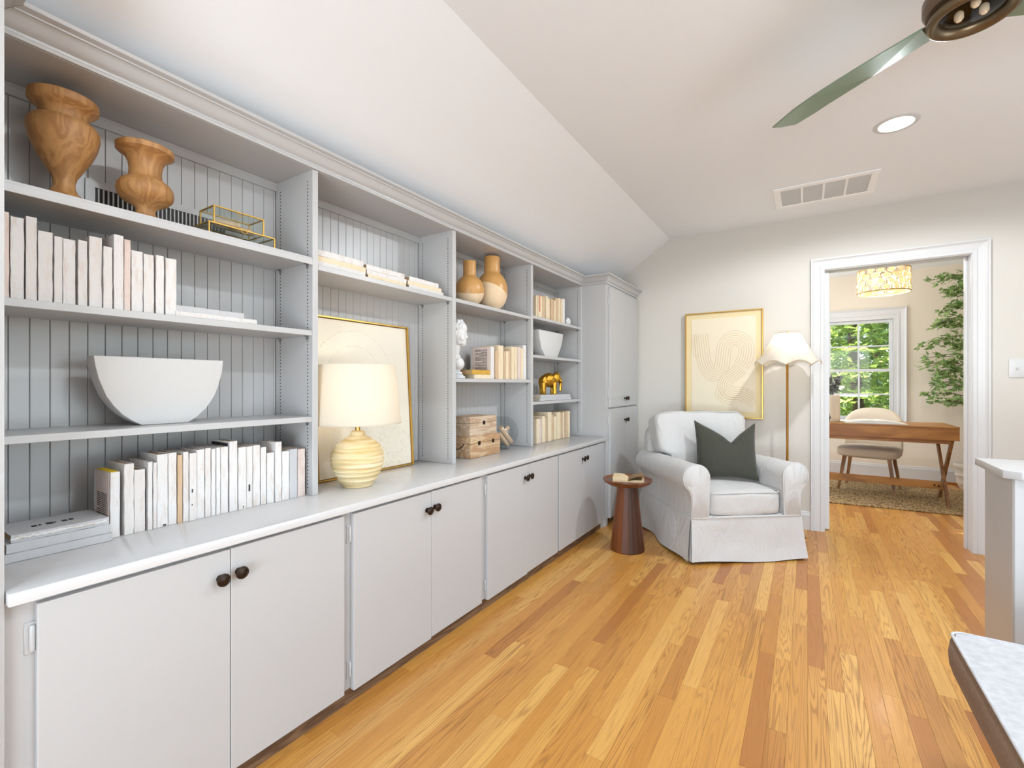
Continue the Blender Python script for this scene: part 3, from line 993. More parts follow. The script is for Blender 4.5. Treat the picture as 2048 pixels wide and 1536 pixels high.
# first book of that row: bare printed page as its side, yellow top edge
b0 = rb[0]
b0['label'] = 'short book with a bare printed page side and yellow top edge on the worktop'
th0 = (Bq[0][1] - Bq[0][0])
def page_print(parent, w0, w1, z0, z1, x, rows, seed, mat='ink'):
    """small dashes of print on the side x = const of a standing book"""
    r = random.Random(seed)
    bm = B()
    dz = (z1 - z0) / rows
    for i in range(rows):
        y = w0
        z = z1 - i * dz
        end = w1 if r.random() > 0.15 else w0 + (w1 - w0) * r.uniform(0.4, 0.8)
        while y < end:
            L = r.uniform(0.004, 0.012)
            e = min(y + L, end)
            vs = [bm.verts.new((x, y, z)), bm.verts.new((x, e, z)), bm.verts.new((x, e, z - dz * 0.5)), bm.verts.new((x, y, z - dz * 0.5))]
            bm.faces.new(vs)
            y = e + 0.0022
    o = obj('printed_text', bm, M[mat], parent)
    return o
dm = [c for c in b0.children if c.name.startswith('cover')][0].data
bx0 = min(v.co.x for v in dm.vertices); bz1 = max(v.co.z for v in dm.vertices); bx1 = max(v.co.x for v in dm.vertices)
bm = B(); box(bm, bx0 - 0.0016, bx0 - 0.0008, 0.003, 0.105, 0.001, bz1 - 0.001)
obj('torn_page', bm, M['bk_pink'], b0)
page_print(b0, 0.018, 0.092, 0.052, 0.118, bx0 - 0.0020, 13, 3)
bm = B(); box(bm, bx0 + 0.002, bx1 - 0.002, 0.004, 0.11, bz1 - 0.003, bz1 + 0.0006); obj('yellow_edge', bm, M['yellow'], b0)
bm = B()
tube(bm, catmull([(bx0 - 0.0022, 0.085, 0.040), (bx0 - 0.0022, 0.070, 0.041), (bx0 - 0.0022, 0.05, 0.026), (bx0 - 0.0022, 0.036, 0.004)], 5), [0.0006] + [0.0016] * 13 + [0.0024] * 2, 6)
obj('printed_curve', bm, M['ink'], b0)
# black title band on the side of the tallest book and dark scuffs on some spines
def scuff(b, y0, y1, z0, z1):
    bm = B(); box(bm, y0, y1, -0.0016, -0.0003, z0, z1, 0.0003); obj('dark_scuff', bm, M['ink'], b)
c16 = [c for c in rb[15].children if c.name.startswith('cover')][0].data
h16 = max(v.co.z for v in c16.vertices); x16 = min(v.co.x for v in c16.vertices)
bm = B(); box(bm, x16 - 0.0017, x16 - 0.0003, 0.010, 0.115, h16 - 0.017, h16 - 0.006); obj('title_band', bm, M['ink'], rb[15])
scuff(rb[5], 0.001, 0.009, 0.002, 0.006); scuff(rb[9], -0.004, -0.001, 0.085, 0.096); scuff(rb[9], -0.004, -0.002, 0.045, 0.050)
scuff(rb[17], -0.003, 0.002, 0.055, 0.078); scuff(rb[16], 0.002, 0.004, 0.004, 0.012)

# lying books, first bay
def lie(label, uL, uR, v, X, z0, th, depth, cover, group=None, pages='pages', seed=0, rz=PI / 2):
    a, b = onX(uL, v, X), onX(uR, v, X)
    if 1.0 < a.y < 1.068: a.y = 1.068
    L = b.y - a.y
    return book(label, L, th, depth, (X, (a.y + b.y) / 2, z0), cover, pages, lying=True, seed=seed, group=group, rz=rz)
lie('pale grey book lying flat on top beside the second-shelf row', 353, 488, 612, XF - 0.022, S2 + 0.0165, 0.017, 0.135, 'bk_grey', seed=71)
lie('worn white book lying at the bottom beside the second-shelf row', 352, 514, 640, XF - 0.018, S2, 0.016, 0.15, 'bk_white', seed=72)
g3 = 'books stacked at the left end of the worktop'
book('large pale grey book at the bottom of the worktop stack', 0.196, 0.020, 0.165, (-1.558, 0.358, CT), 'bk_grey', 'pages_l', lying=True, seed=75, group=g3)
book('pale grey book in the middle of the worktop stack', 0.190, 0.022, 0.155, (-1.566, 0.359, CT + 0.0203), 'bk_grey', 'pages_l', lying=True, seed=76, group=g3)
bt = book('torn grey-covered book on top of the worktop stack', 0.180, 0.018, 0.145, (-1.570, 0.362, CT + 0.0426), 'bk_grey', 'pages', lying=True, seed=77, group=g3)
bm = B()
r_ = random.Random(4)
for k, w in enumerate((0.010, 0.004, 0.012, 0.003, 0.010, 0.009)):
    xx = -0.045 + k * 0.014
    box(bm, xx, xx + w, 0.050 + 0.004 * (k % 2), 0.066 + 0.002 * (k % 3), 0.0184, 0.0190)
obj('printed_title', bm, M['ink'], bt)
bm = B()
for k in range(26):
    xx = -0.088 + k * 0.0068
    ico(bm, (xx, -0.0012 + 0.0008 * r_.random(), 0.008 + 0.003 * r_.random()), 0.0055, (1, 0.35, 0.9 + 0.5 * r_.random()), 1)
obj('torn_edge', fuse(bm, 0.002, 1, 1, M['bk_white'], 'torn_edge', 60), None, bt)

# second bay: three stacks of three
Xs = XF - 0.024
def stack(tag_, spec, z0, group):
    z = z0
    names = ('bottom', 'middle', 'top') if len(spec) == 3 else ('bottom', 'top')
    for i, (uL, uR, v, th, cov) in enumerate(spec):
        lie('%s %s book of the %s stack above the table lamp' % (names[i], {'bk_white': 'white', 'bk_cream': 'cream', 'bk_pink': 'pale pink', 'bk_tan': 'tan'}[cov], tag_), uL, uR, v, Xs + (0.004 if i == 0 else 0.0), z, th, 0.13, cov, group, 'pages', seed=100 + len(tag_) + i)
        z += th + 0.0003
q = lambda x, y: (620 + x / 7.314, 480 + y / 7.314)
gS = 'flat stacks of books on the top shelf of the lamp bay'
stack('left', [(628, 731, 537, 0.020, 'bk_white'), (630, 732, 525, 0.022, 'bk_cream'), (634, 727, 512, 0.024, 'bk_white')], B2A, gS)
stack('middle', [(736, 812, 549, 0.018, 'bk_cream'), (734, 813, 540, 0.019, 'bk_white'), (733, 809, 528, 0.022, 'bk_white')], B2A, gS)
stack('right', [(818, 887, 571, 0.017, 'bk_white'), (816, 883, 562, 0.019, 'bk_cream'), (819, 877, 549, 0.021, 'bk_white')], B2A, gS)

# third bay, middle shelf
Z5 = lambda e: [(880 + l / 3.338, 880 + r / 3.338, 480 + t_ / 3.338) for l, r, t_ in e]
rc = row(Z5([(340, 363, 712), (370, 392, 738), (393, 427, 704), (430, 438, 745), (440, 458, 742), (460, 477, 739), (480, 501, 713), (503, 522, 713), (523, 541, 715), (542, 558, 723), (558, 580, 703)]),
         -1.575, B3B, 'in the row by the bust', 'cream', ['bk_white', 'bk_tan', 'bk_cream', 'bk_tan', 'bk_cream', 'bk_tan', 'bk_cream', 'bk_cream', 'bk_pink', 'bk_cream', 'bk_white'], 'standing books beside the bust', depth=0.14, seed0=200)
rc[0]['label'] = 'book showing a printed pinkish page side, next to the white bust'
cm = [c for c in rc[0].children if c.name.startswith('cover')][0].data
xx0 = min(v.co.x for v in cm.vertices); zz1 = max(v.co.z for v in cm.vertices)
bm = B(); box(bm, xx0 - 0.0016, xx0 - 0.0008, 0.002, 0.135, 0.001, zz1 - 0.001); obj('page_side', bm, M['bk_pink'], rc[0])
page_print(rc[0], 0.025, 0.115, 0.05, 0.175, xx0 - 0.002, 18, 8)
a1 = onX(944.0, 745, -1.580); a2 = onX(981.0, 745, -1.580)
ln = (a2.y - a1.y) - 0.004
book('cream book lying flat under the gold one', ln - 0.02, 0.024, 0.12, (-1.578, (a1.y + a2.y) / 2 + 0.008, B3B), 'bk_cream', 'pages_l', lying=True, seed=220)
book('gold-covered book lying flat on a cream one', ln, 0.026, 0.13, (-1.580, (a1.y + a2.y) / 2, B3B + 0.0245), 'bk_gold', 'pages', lying=True, seed=221)

# fourth bay, top row and worktop row
Z6 = [(210, 232, 838), (236, 284, 842), (290, 331, 850), (335, 363, 848), (366, 391, 878), (395, 434, 885), (437, 456, 905), (458, 498, 875), (500, 526, 873), (529, 549, 890), (551, 577, 880)]
rd = row([(1040 + l / 6.4, 1040 + r / 6.4, 460 + t_ / 6.4) for l, r, t_ in Z6], -1.585, B4A, 'on the top shelf of the last bay', 'cream',
         ['bk_cream', 'bk_cream', 'bk_tan', 'bk_cream', 'bk_cream', 'bk_tan', 'bk_cream', 'bk_tan', 'bk_cream', 'bk_cream', 'bk_white'], 'standing books on the top shelf of the last bay', depth=0.12, seed0=300)
rd[1]['label'] = 'cream book with a red streak down its spine, farthest top shelf'
bm = B(); box(bm, -0.013, -0.003, -0.0018, -0.0003, 0.045, 0.165, 0.0004); obj('red_streak', bm, M['bk_red'], rd[1])
Z7 = [(1365, 1407, 140), (1410, 1452, 145), (1456, 1502, 98), (1506, 1531, 125), (1546, 1601, 35), (1606, 1641, 70), (1645, 1691, 100), (1695, 1750, 37), (1752, 1781, 50), (1784, 1813, 35), (1826, 1858, 20), (1860, 1892, 16)]
re_ = row([(900 + l / 7.877, 900 + r / 7.877, 820 + t_ / 7.877) for l, r, t_ in Z7], -1.590, CT, 'on the worktop beside the glass bowl', 'cream',
          ['bk_cream', 'bk_pink', 'bk_cream', 'bk_tan', 'bk_cream', 'bk_tan', 'bk_cream', 'bk_cream', 'bk_tan', 'bk_cream', 'bk_tan', 'bk_cream'], 'standing books on the worktop in the last bay', depth=0.13, seed0=330)

# ------------------------------------------------------------------ decor on the shelves
def m_urn():
    return m_wood('turned_mango_wood', lin(198, 150, 94), lin(140, 92, 48), 'z', 2.2, 0.5, 5.0, fine=0.68)
M['urn'] = m_urn()
def urn(label, loc, prof):
    bm = B(); lathe(bm, prof, 48)
    return tag(obj('wooden_urn', bm, M['urn'], None, 50, loc=loc), label, 'urn', 'turned wooden urns on the top shelf')
p1 = [(0.0, 0), (0.050, 0), (0.050, 0.018), (0.046, 0.026), (0.030, 0.036), (0.023, 0.052), (0.0225, 0.066), (0.026, 0.080), (0.040, 0.106), (0.056, 0.136), (0.068, 0.168), (0.0735, 0.194), (0.073, 0.212), (0.066, 0.224), (0.056, 0.2285), (0.050, 0.230), (0.049, 0.238), (0.051, 0.248), (0.058, 0.258), (0.068, 0.266), (0.0715, 0.271), (0.0715, 0.288), (0.069, 0.290), (0.055, 0.290), (0.045, 0.275), (0.0, 0.272)]
urn('larger two-lobed turned wooden urn with a wide rim, beside the smaller urn', (-1.680, onX(128, 300, -1.680).y, S1), p1)
p2 = [(0.0, 0), (0.030, 0), (0.028, 0.012), (0.023, 0.030), (0.024, 0.040), (0.036, 0.050), (0.054, 0.060), (0.066, 0.074), (0.0690, 0.088), (0.067, 0.102), (0.058, 0.116), (0.046, 0.124), (0.040, 0.132), (0.0385, 0.150), (0.041, 0.170), (0.048, 0.186), (0.060, 0.197), (0.0685, 0.202), (0.0695, 0.216), (0.067, 0.218), (0.05, 0.217), (0.04, 0.20), (0.0, 0.198)]
urn('smaller squat turned wooden urn with a flared rim, beside the glass boxes', (-1.640, onX(291, 350, -1.640).y, S1), p2)

# gold-edged glass boxes
def glass_box(label, y0, y1, x0, x1, z0, h, grp):
    t = thing('glass_box', label, 'box', ((x0 + x1) / 2, (y0 + y1) / 2, z0), 0, grp)
    hx, hy = (x1 - x0) / 2, (y1 - y0) / 2
    e = 0.0022
    for sx in (-1, 1):
        for sy in (-1, 1):
            bm = B(); box(bm, sx * hx - e, sx * hx + e, sy * hy - e, sy * hy + e, 0, h, 0.0005); obj('edge_strip', bm, M['gold'], t)
    for z in (0.0022, h):
        for sx in (-1, 1):
            bm = B(); box(bm, sx * hx - e, sx * hx + e, -hy, hy, z - e, z + e, 0.0005); obj('edge_strip', bm, M['gold'], t)
        for sy in (-1, 1):
            bm = B(); box(bm, -hx, hx, sy * hy - e, sy * hy + e, z - e, z + e, 0.0005); obj('edge_strip', bm, M['gold'], t)
    for sx in (-1, 1):
        bm = B(); box(bm, sx * hx - 0.0006, sx * hx + 0.0006, -hy + e, hy - e, 2 * e, h - e); obj('pane', bm, M['glass'], t)
    for sy in (-1, 1):
        bm = B(); box(bm, -hx + e, hx - e, sy * hy - 0.0006, sy * hy + 0.0006, 2 * e, h - e); obj('pane', bm, M['glass'], t)
    bm = B(); box(bm, -hx + e, hx - e, -hy + e, hy - e, h - 0.0008, h + 0.0008); obj('pane', bm, M['glass'], t)
    bm = B()
    tube(bm, [(hx + 0.004, 0.012 * math.cos(a), h - 0.012 * math.sin(a)) for a in [PI * i / 10 for i in range(11)]], 0.0011, 6)
    obj('ring_pull', bm, M['gold'], t)
    return t
lo0, lo1 = onX(418, 443, -1.590), onX(549, 482, -1.590)
gg = 'gold-edged glass boxes on the top shelf'
glass_box('lower gold-edged glass box, wider one carrying the other', lo0.y, lo1.y, -1.715, -1.590, S1 + 0.0005, 0.040, gg)
up0, up1 = onX(428, 420, -1.612), onX(527, 450, -1.612)
glass_box('upper gold-edged glass box holding rolled book pages', up0.y, up1.y, -1.705, -1.612, S1 + 0.045, 0.058, gg)
M['scroll'] = m_fabric('rolled_page_paper', lin(222, 196, 166), lin(186, 150, 118), 300, 0.3, 0.9, 0.0)
def scroll(label, a, b, r, grp):
    bm = B()
    a, b = Vector(a), Vector(b)
    d = (b - a)
    m = RZ(math.atan2(d.y, d.x)) @ RY(PI / 2 - math.atan2(d.z, math.hypot(d.x, d.y)))
    L = d.length
    lathe(bm, [(r * 0.86, 0), (r, 0.002), (r, L - 0.002), (r * 0.86, L)], 18, a, m, False, False)
    lathe(bm, [(r * 0.62, 0.0005), (r * 0.86, 0.0), (r * 0.86, L), (r * 0.62, L - 0.0005)], 18, a, m, False, False)
    lathe(bm, [(0.001, 0.001), (r * 0.45, 0.0002), (r * 0.62, 0.0005)], 18, a, m, False, False)
    lathe(bm, [(0.001, L - 0.001), (r * 0.45, L - 0.0002), (r * 0.62, L - 0.0005)], 18, a, m, False, False)
    return tag(obj('page_scroll', bm, M['scroll'], None, 50), label, 'scroll', grp)
zc = S1 + 0.045 + 0.0045
scroll('long rolled book page lying at the back of the upper glass box', (-1.668, up0.y + 0.03, zc + 0.012), (-1.660, up1.y - 0.014, zc + 0.012), 0.0115, 'rolled pages')
scroll('short rolled book page lying slanted at the front of the upper glass box', (-1.640, up0.y + 0.014, zc + 0.011), (-1.624, up0.y + 0.085, zc + 0.011), 0.0105, 'rolled pages')
M['dark_rock'] = m_fabric('dark_slate', lin(74, 72, 76), lin(44, 42, 46), 90, 0.5, 0.8, 0)
r_ = random.Random(9)
for k in range(5):
    bm = B(); ico(bm, (0, 0, 0.011), 0.016, (1.1, 1.5 + 0.4 * r_.random(), 0.68), 1)
    for v in bm.verts: v.co += noise.noise_vector(v.co * 60 + Vector((k, k, k))) * 0.003
    zmin = min(v.co.z for v in bm.verts)
    for v in bm.verts: v.co.z -= zmin
    yy = lo0.y + 0.03 + k * 0.036
    tag(obj('dark_stone', bm, M['dark_rock'], None, loc=(-1.655 + 0.012 * (k % 2), yy, S1 + 0.0055)), '%s dark stone from the left inside the lower glass box' % ORD[k], 'stone', 'dark stones in the lower glass box')

# half-moon vase (thick slab with a hollow slot)
M['plaster'] = m_fabric('white_textured_plaster', lin(214, 213, 212), lin(202, 201, 200), 420, 0.5, 0.85, 0.0)
def slab_vase(name, label, pts, xf, depth, zb):
    """pts: outline (y, z) seen from the front, open along the top; a slot is sunk into the top"""
    t = thing(name, label, 'vase', (xf - depth / 2, sum(p[0] for p in pts) / len(pts), zb))
    bm = B()
    poly = [Vector((p[0] - t.location.y, p[1] - zb)) for p in pts]
    prism(bm, [tuple(p) for p in poly], lambda a, b: (depth / 2, a, b), lambda a, b: (-depth / 2, a, b))
    bmesh.ops.recalc_face_normals(bm, faces=bm.faces)
    top = max(bm.faces, key=lambda f: f.normal.z * 10 + f.calc_center_median().z)
    r = bmesh.ops.inset_region(bm, faces=[top], thickness=0.011)
    e = bmesh.ops.extrude_face_region(bm, geom=[top])
    vs = [g for g in e['geom'] if isinstance(g, bmesh.types.BMVert)]
    bmesh.ops.translate(bm, vec=(0, 0, -0.05), verts=vs)
    for v in vs: v.co.y *= 0.9
    bmesh.ops.delete(bm, geom=[top], context='FACES_ONLY')
    sharp = [e_ for e_ in bm.edges if len(e_.link_faces) == 2 and e_.calc_face_angle() > 0.8]
    bmesh.ops.bevel(bm, geom=sharp, offset=0.003, segments=2, affect='EDGES', profile=0.5)
    obj('body', bm, M['plaster'], t, 35)
    return t
xh = -1.640
left = [(443, 375), (452, 440), (472, 510), (510, 595), (550, 645), (595, 688), (645, 720), (700, 740)]
right = [(965, 727), (1010, 700), (1060, 652), (1098, 594), (1122, 535), (1138, 470), (1144, 418)]
hp = []
for (a, b) in left[1:-1]: pass
topL = onX(187, 709.5, xh); topR = onX(447, 722, xh)
lp = [onX(187 + (a - 443) / 2.56 * 0.97, 560 + b / 2.56, xh) for a, b in left]
rp_ = [onX(a / 2.56, 560 + b / 2.56, xh) for a, b in right]
zt = (topL.z + topR.z) / 2
out = [(topL.y, zt)] + [(p.y, max(p.z, S3)) for p in lp[1:]] + [(p.y, max(p.z, S3)) for p in rp_[:-1]] + [(topR.y, zt)]
out[len(lp) - 1] = (out[len(lp) - 1][0], S3); out[len(lp)] = (out[len(lp)][0], S3)
slab_vase('half_moon_vase', 'white half-moon slab vase standing alone on its own shelf', out, xh, 0.062, S3)
# tapered slab vase in the last bay
xv = -1.600
T = lambda x, y: onX(1050 + x / 4.515, 560 + y / 4.515, xv)
zt = (T(125, 447).z + T(345, 487).z) / 2
out = [(T(125, 447).y, zt), (T(136, 540).y, T(136, 540).z), (T(152, 620).y, T(152, 620).z), (T(185, 690).y, B4B), (T(292, 690).y, B4B), (T(325, 610).y, T(325, 610).z), (T(340, 545).y, T(340, 545).z), (T(345, 487).y, zt)]
slab_vase('tapered_vase', 'white tapered slab vase on the shelf below the red-streaked book', out, xv, 0.075, B4B)

# two-tone bottle vases
def m_twotone(name, n, d):
    t = NT(name)
    p = t.pos()
    dv = t.n('ShaderNodeVectorMath', operation='DOT_PRODUCT')
    t.l(p, dv.inputs[0]); dv.inputs[1].default_value = n
    f = t.math('GREATER_THAN', dv.outputs['Value'], d)
    nn = t.noise(p, 60, 3)
    c1 = t.mix(nn, lin(202, 154, 92), lin(186, 136, 74))
    c2 = t.mix(nn, lin(228, 204, 172), lin(214, 188, 154))
    return t.done(t.pbsdf(t.mix(f, c2, c1), t.math('MULTIPLY_ADD', f, -0.35, 0.68)))
def bottle(label, loc, rn, rb, zj, h, n, d):
    k = 14
    prof = [(0.0, 0), (rb * 0.45, 0)]
    zc_ = zj / 2 + 0.002
    a0 = math.asin(min(0.97, (zc_) / (zj / 2 + 0.006)))
    for i in range(1, k):
        a = -PI / 2 + PI * i / k
        prof.append((max(rn * 1.0, rb * math.cos(a) ** 0.92) if a > 0 else max(rb * 0.45, rb * math.cos(a) ** 0.85), zc_ + (zj / 2) * math.sin(a)))
    prof += [(rn * 1.02, zj + 0.003), (rn * 0.98, zj + 0.02), (rn, h - 0.003), (rn * 0.98, h), (rn * 0.88, h), (rn * 0.86, h - 0.05), (0, h - 0.05)]
    bm = B(); lathe(bm, prof, 40)
    return tag(obj('bottle_vase', bm, m_twotone('two_tone_glaze', n, d), None, 50, loc=loc), label, 'vase', 'mustard and cream bottle vases')
bottle('smaller mustard and cream round vase, left of the taller one', (-1.660, 2.125, B3A), 0.0385, 0.086, 0.180, 0.262, (0.2, -0.22, 1), 0.084)
bottle('taller mustard and cream round vase with its rim under the bookcase top', (-1.655, 2.345, B3A), 0.050, 0.0985, 0.248, 0.336, (0.1, 0.50, 1), 0.122)

# white bust
M['bustw'] = m_plain('white_cast_plaster', lin(216, 216, 216), 0.7)
bm = B()
HC = Vector((0, 0, 0.285))
ico(bm, HC, 0.060, (0.86, 1.02, 1.22), 3)                        # skull (face towards +y)
ico(bm, HC + Vector((0, 0.020, -0.040)), 0.046, (0.82, 0.86, 1.0), 3)
ico(bm, HC + Vector((0, 0.050, -0.072)), 0.019, (1.0, 0.8, 0.8), 2)    # chin
ico(bm, HC + Vector((0, 0.034, 0.022)), 0.042, (1.0, 0.78, 0.9), 2)
ico(bm, HC + Vector((0, 0.057, -0.010)), 0.011, (0.68, 0.8, 1.9), 2)    # nose
ico(bm, HC + Vector((0, 0.063, -0.024)), 0.0095, (1.05, 0.85, 0.75), 2)
ico(bm, HC + Vector((0, 0.053, 0.018)), 0.030, (1.0, 0.38, 0.30), 2)    # brow
for s in (-1, 1):
    ico(bm, HC + Vector((s * 0.019, 0.047, 0.002)), 0.0085, (1.2, 0.7, 0.6), 2)
    ico(bm, HC + Vector((s * 0.030, 0.036, -0.030)), 0.020, (0.8, 0.8, 1), 2)
    ico(bm, HC + Vector((s * 0.054, -0.004, -0.006)), 0.014, (0.5, 0.9, 1.3), 2)
ico(bm, HC + Vector((0, 0.057, -0.044)), 0.011, (1.3, 0.55, 0.40), 2)
ico(bm, HC + Vector((0, 0.056, -0.053)), 0.010, (1.15, 0.55, 0.45), 2)
rr = random.Random(2)
for k in range(90):                                              # curly hair
    a = rr.uniform(0, 2 * PI); e = rr.uniform(0.05, 1.0)
    d = Vector((math.cos(a) * math.cos(e), math.sin(a) * math.cos(e) , math.sin(e)))
    if d.y > 0.62 and d.z < 0.62: continue
    p = HC + Vector((d.x * 0.056, d.y * 0.063 - 0.004, d.z * 0.074 + 0.002))
    ico(bm, p, rr.uniform(0.009, 0.014), (1, 1, 1), 1)
ico(bm, (0, -0.006, 0.195), 0.042, (0.92, 0.95, 1.8), 2)            # neck
ico(bm, (0, -0.010, 0.128), 0.066, (1.30, 0.74, 0.55), 3)           # shoulders
ico(bm, (0, 0.012, 0.092), 0.060, (1.1, 0.80, 0.72), 3)
lathe(bm, [(0.024, 0.02), (0.030, 0.04), (0.045, 0.075)], 24)
for v in bm.verts:
    if v.co.z > 0.215: v.co = HC + (v.co - HC) * 1.16
bustm = fuse(bm, 0.0032, 3, 1, M['bustw'], 'figure', 80)
bust = thing('bust', 'white plaster bust of a curly-haired youth beside the books', 'bust', (-1.640, 1.968, B3B), math.radians(-50))
bust.scale = (0.90, 0.90, 0.89)
obj('figure', bustm, None, bust)
bm = B()
box(bm, -0.062, 0.062, -0.062, 0.062, 0, 0.014, 0.003); box(bm, -0.052, 0.052, -0.052, 0.052, 0.014, 0.024, 0.004); box(bm, -0.044, 0.044, -0.044, 0.044, 0.024, 0.042, 0.006)
obj('plinth', bm, M['bustw'], bust, 40)

# wooden keepsake boxes
M['washed'] = m_wood('whitewashed_mango', lin(206, 186, 164), lin(164, 132, 100), 'y', 2.0, 0.75, 5.0, fine=0.6)
M['washed2'] = m_wood('worn_mango', lin(208, 182, 148), lin(162, 116, 72), 'y', 1.8, 0.75, 5.0, fine=0.6)
def keepsake(label, y0, y1, xf, depth, z0, h, lid, latches, mat, handle):
    t = thing('wooden_box', label, 'box', (xf - depth / 2, (y0 + y1) / 2, z0), 0, 'stacked wooden boxes')
    hx, hy = depth / 2, (y1 - y0) / 2
    bm = B(); box(bm, -hx, hx, -hy, hy, 0, h - lid - 0.0012, 0.002); obj('body', bm, M[mat], t)
    bm = B(); box(bm, -hx, hx, -hy, hy, h - lid, h - 0.004, 0.002); box(bm, -hx + 0.004, hx - 0.004, -hy + 0.004, hy - 0.004, h - 0.006, h, 0.002)
    l = obj('lid', bm, M[mat], t)
    rr = random.Random(3)
    for k in range(26):      # carved bosses along the lid edge
        f = k / 25
        bm = B(); ico(bm, (hx - 0.008, -hy + 0.008 + f * (2 * hy - 0.016), h - 0.001), 0.0042, (1, 1, 0.7), 1); obj('carved_bead', bm, M[mat], l)
    for f in latches:
        bm = B(); yy = -hy + f * 2 * hy; zz = h - lid
        box(bm, hx, hx + 0.002, yy - 0.011, yy + 0.011, zz - 0.012, zz + 0.010, 0.0006); box(bm, hx + 0.002, hx + 0.005, yy - 0.004, yy + 0.004, zz - 0.008, zz + 0.004, 0.0008)
        obj('latch', bm, M['bronze'], t)
    if handle:
        bm = B(); tube(bm, catmull([(0.045, -hy - 0.0005, 0.078), (0.045, -hy - 0.012, 0.070), (0.02, -hy - 0.014, 0.052), (-0.02, -hy - 0.014, 0.052), (-0.045, -hy - 0.012, 0.070), (-0.045, -hy - 0.0005, 0.078)], 5), 0.0026, 8); obj('handle', bm, M['bronze'], t, 60)
    return t
keepsake('larger worn wooden box with two dark latches, under the smaller one', 2.028, 2.318, -1.575, 0.19, CT, 0.121, 0.038, (0.27, 0.74), 'washed2', True)
keepsake('smaller whitewashed wooden box with one dark latch, on the larger one', 2.033, 2.292, -1.583, 0.165, CT + 0.1215, 0.110, 0.036, (0.5,), 'washed', False)

# glass bowl with scrolls
bm = B()
prof = [(0.0, 0.0), (0.052, 0.0)]
for i in range(2, 23):
    a = -PI / 2 + (PI * 0.90) * i / 22
    prof.append((0.108 * math.cos(a), 0.106 + 0.108 * math.sin(a)))
lathe(bm, prof, 48, cap0=False, cap1=False)
M['bowlglass'] = m_glass('thin_blown_glass', (0.90, 0.92, 0.93), 1.35)
bc = Vector((-1.668, 2.470, CT))
tag(obj('glass_bowl', bm, M['bowlglass'], None, 60, loc=bc), 'round clear glass bowl holding page scrolls on the worktop', 'bowl')
gs = 'page scrolls in the round glass bowl'
bz = lambda x, y, z: bc + Vector((x, y, z))
scroll('scroll crossing the front of the glass bowl, upper one of the slanting pair', bz(0.036, -0.066, 0.146), bz(0.050, 0.040, 0.042), 0.0155, gs)
scroll('scroll crossing the front of the glass bowl, lower one of the slanting pair', bz(0.030, -0.070, 0.104), bz(0.040, 0.014, 0.024), 0.0135, gs)
scroll('scroll standing up towards the right rim of the glass bowl', bz(0.0, -0.024, 0.070), bz(0.016, 0.056, 0.136), 0.0145, gs)
scroll('short scroll poking out lowest at the right inside the glass bowl', bz(-0.030, -0.034, 0.034), bz(0.0, 0.072, 0.078), 0.0125, gs)

# white shell, low white dish, books under the elephant, elephant
bm = B()
for k in range(14):
    a = k * 0.75; r = 0.004 + 0.0016 * k
    ico(bm, (0, math.cos(a) * r, 0.026 + math.sin(a) * r), 0.006 + 0.0011 * k, (1, 1, 1), 1)
ico(bm, (0, 0.0, 0.012), 0.016, (1, 1.2, 0.75), 2)
sh = onX(1040 + 606 / 6.4, 640, -1.600)
tag(obj('shell', fuse(bm, 0.003, 2, 1, M['bustw'], 'shell', 60), None, loc=(-1.600, sh.y + 0.012, B4A + 0.001)), 'small white shell ornament at the end of the row with the red-streaked book', 'ornament')
yb0 = onX(1080, 790, -1.585).y; yb1 = onX(1142, 790, -1.585).y
ge = 'white books under the gold elephant'
for k, (w, dz) in enumerate(((1.0, 0.0), (0.94, 0.0215))):
    book(('lower' if k == 0 else 'upper') + ' plain white book under the gold elephant', (yb1 - yb0) * w, 0.021, 0.155 - 0.006 * k, (-1.585, (yb0 + yb1) / 2, B4C + dz), 'bk_grey', 'pages_l', lying=True, seed=400 + k, group=ge)
M['goldleaf'] = m_plain('gold_leaf', lin(184, 138, 48), 0.30, 0.9)
bm = B()
ico(bm, (0, 0, 0.115), 0.062, (1.30, 0.82, 0.98), 2)              # body, head towards +x
ico(bm, (-0.045, 0, 0.108), 0.052, (1.0, 0.86, 1.0), 2)
ico(bm, (0.078, 0, 0.138), 0.043, (0.95, 0.85, 1.05), 2)            # head
for s in (-1, 1):
    ico(bm, (0.058, s * 0.046, 0.132), 0.036, (0.80, 0.28, 1.10), 2, RZ(s * 0.35))    # ears
    lathe(bm, [(0.024, 0), (0.021, 0.04), (0.027, 0.095)], 8, (0.048, s * 0.026, 0))
    lathe(bm, [(0.024, 0), (0.022, 0.04), (0.030, 0.095)], 8, (-0.062, s * 0.026, 0))
    tube(bm, [(0.100, s * 0.018, 0.118), (0.120, s * 0.022, 0.100), (0.136, s * 0.022, 0.098)], [0.007, 0.0055, 0.003], 6)
tube(bm, [(0.100, 0, 0.135), (0.118, 0, 0.105), (0.121, 0, 0.070), (0.117, 0, 0.036), (0.124, 0, 0.022)], [0.022, 0.018, 0.014, 0.011, 0.009], 8)
tube(bm, [(-0.096, 0, 0.125), (-0.104, 0, 0.09), (-0.103, 0, 0.06)], [0.006, 0.005, 0.004], 6)
el = fuse(bm, 0.005, 2, 0.032, M['goldleaf'], 'elephant')
zmin = min(v.co.z for v in el.vertices)
for v in el.vertices: v.co.z = max(0.0, v.co.z - zmin)
eo = obj('elephant_figurine', el, None, loc=(-1.655, (yb0 + yb1) / 2 + 0.01, B4C + 0.0430), rot=(0, 0, math.radians(48)))
eo.scale = (0.80, 0.88, 0.94)
tag(eo, 'faceted gold elephant figurine standing on two white books', 'figurine')
bm = B(); prism(bm, [(0, 0), (0.058, 0), (0.030, 0.125), (0, 0.125)], lambda a, b: (0.006, a, b), lambda a, b: (-0.030, a, b))
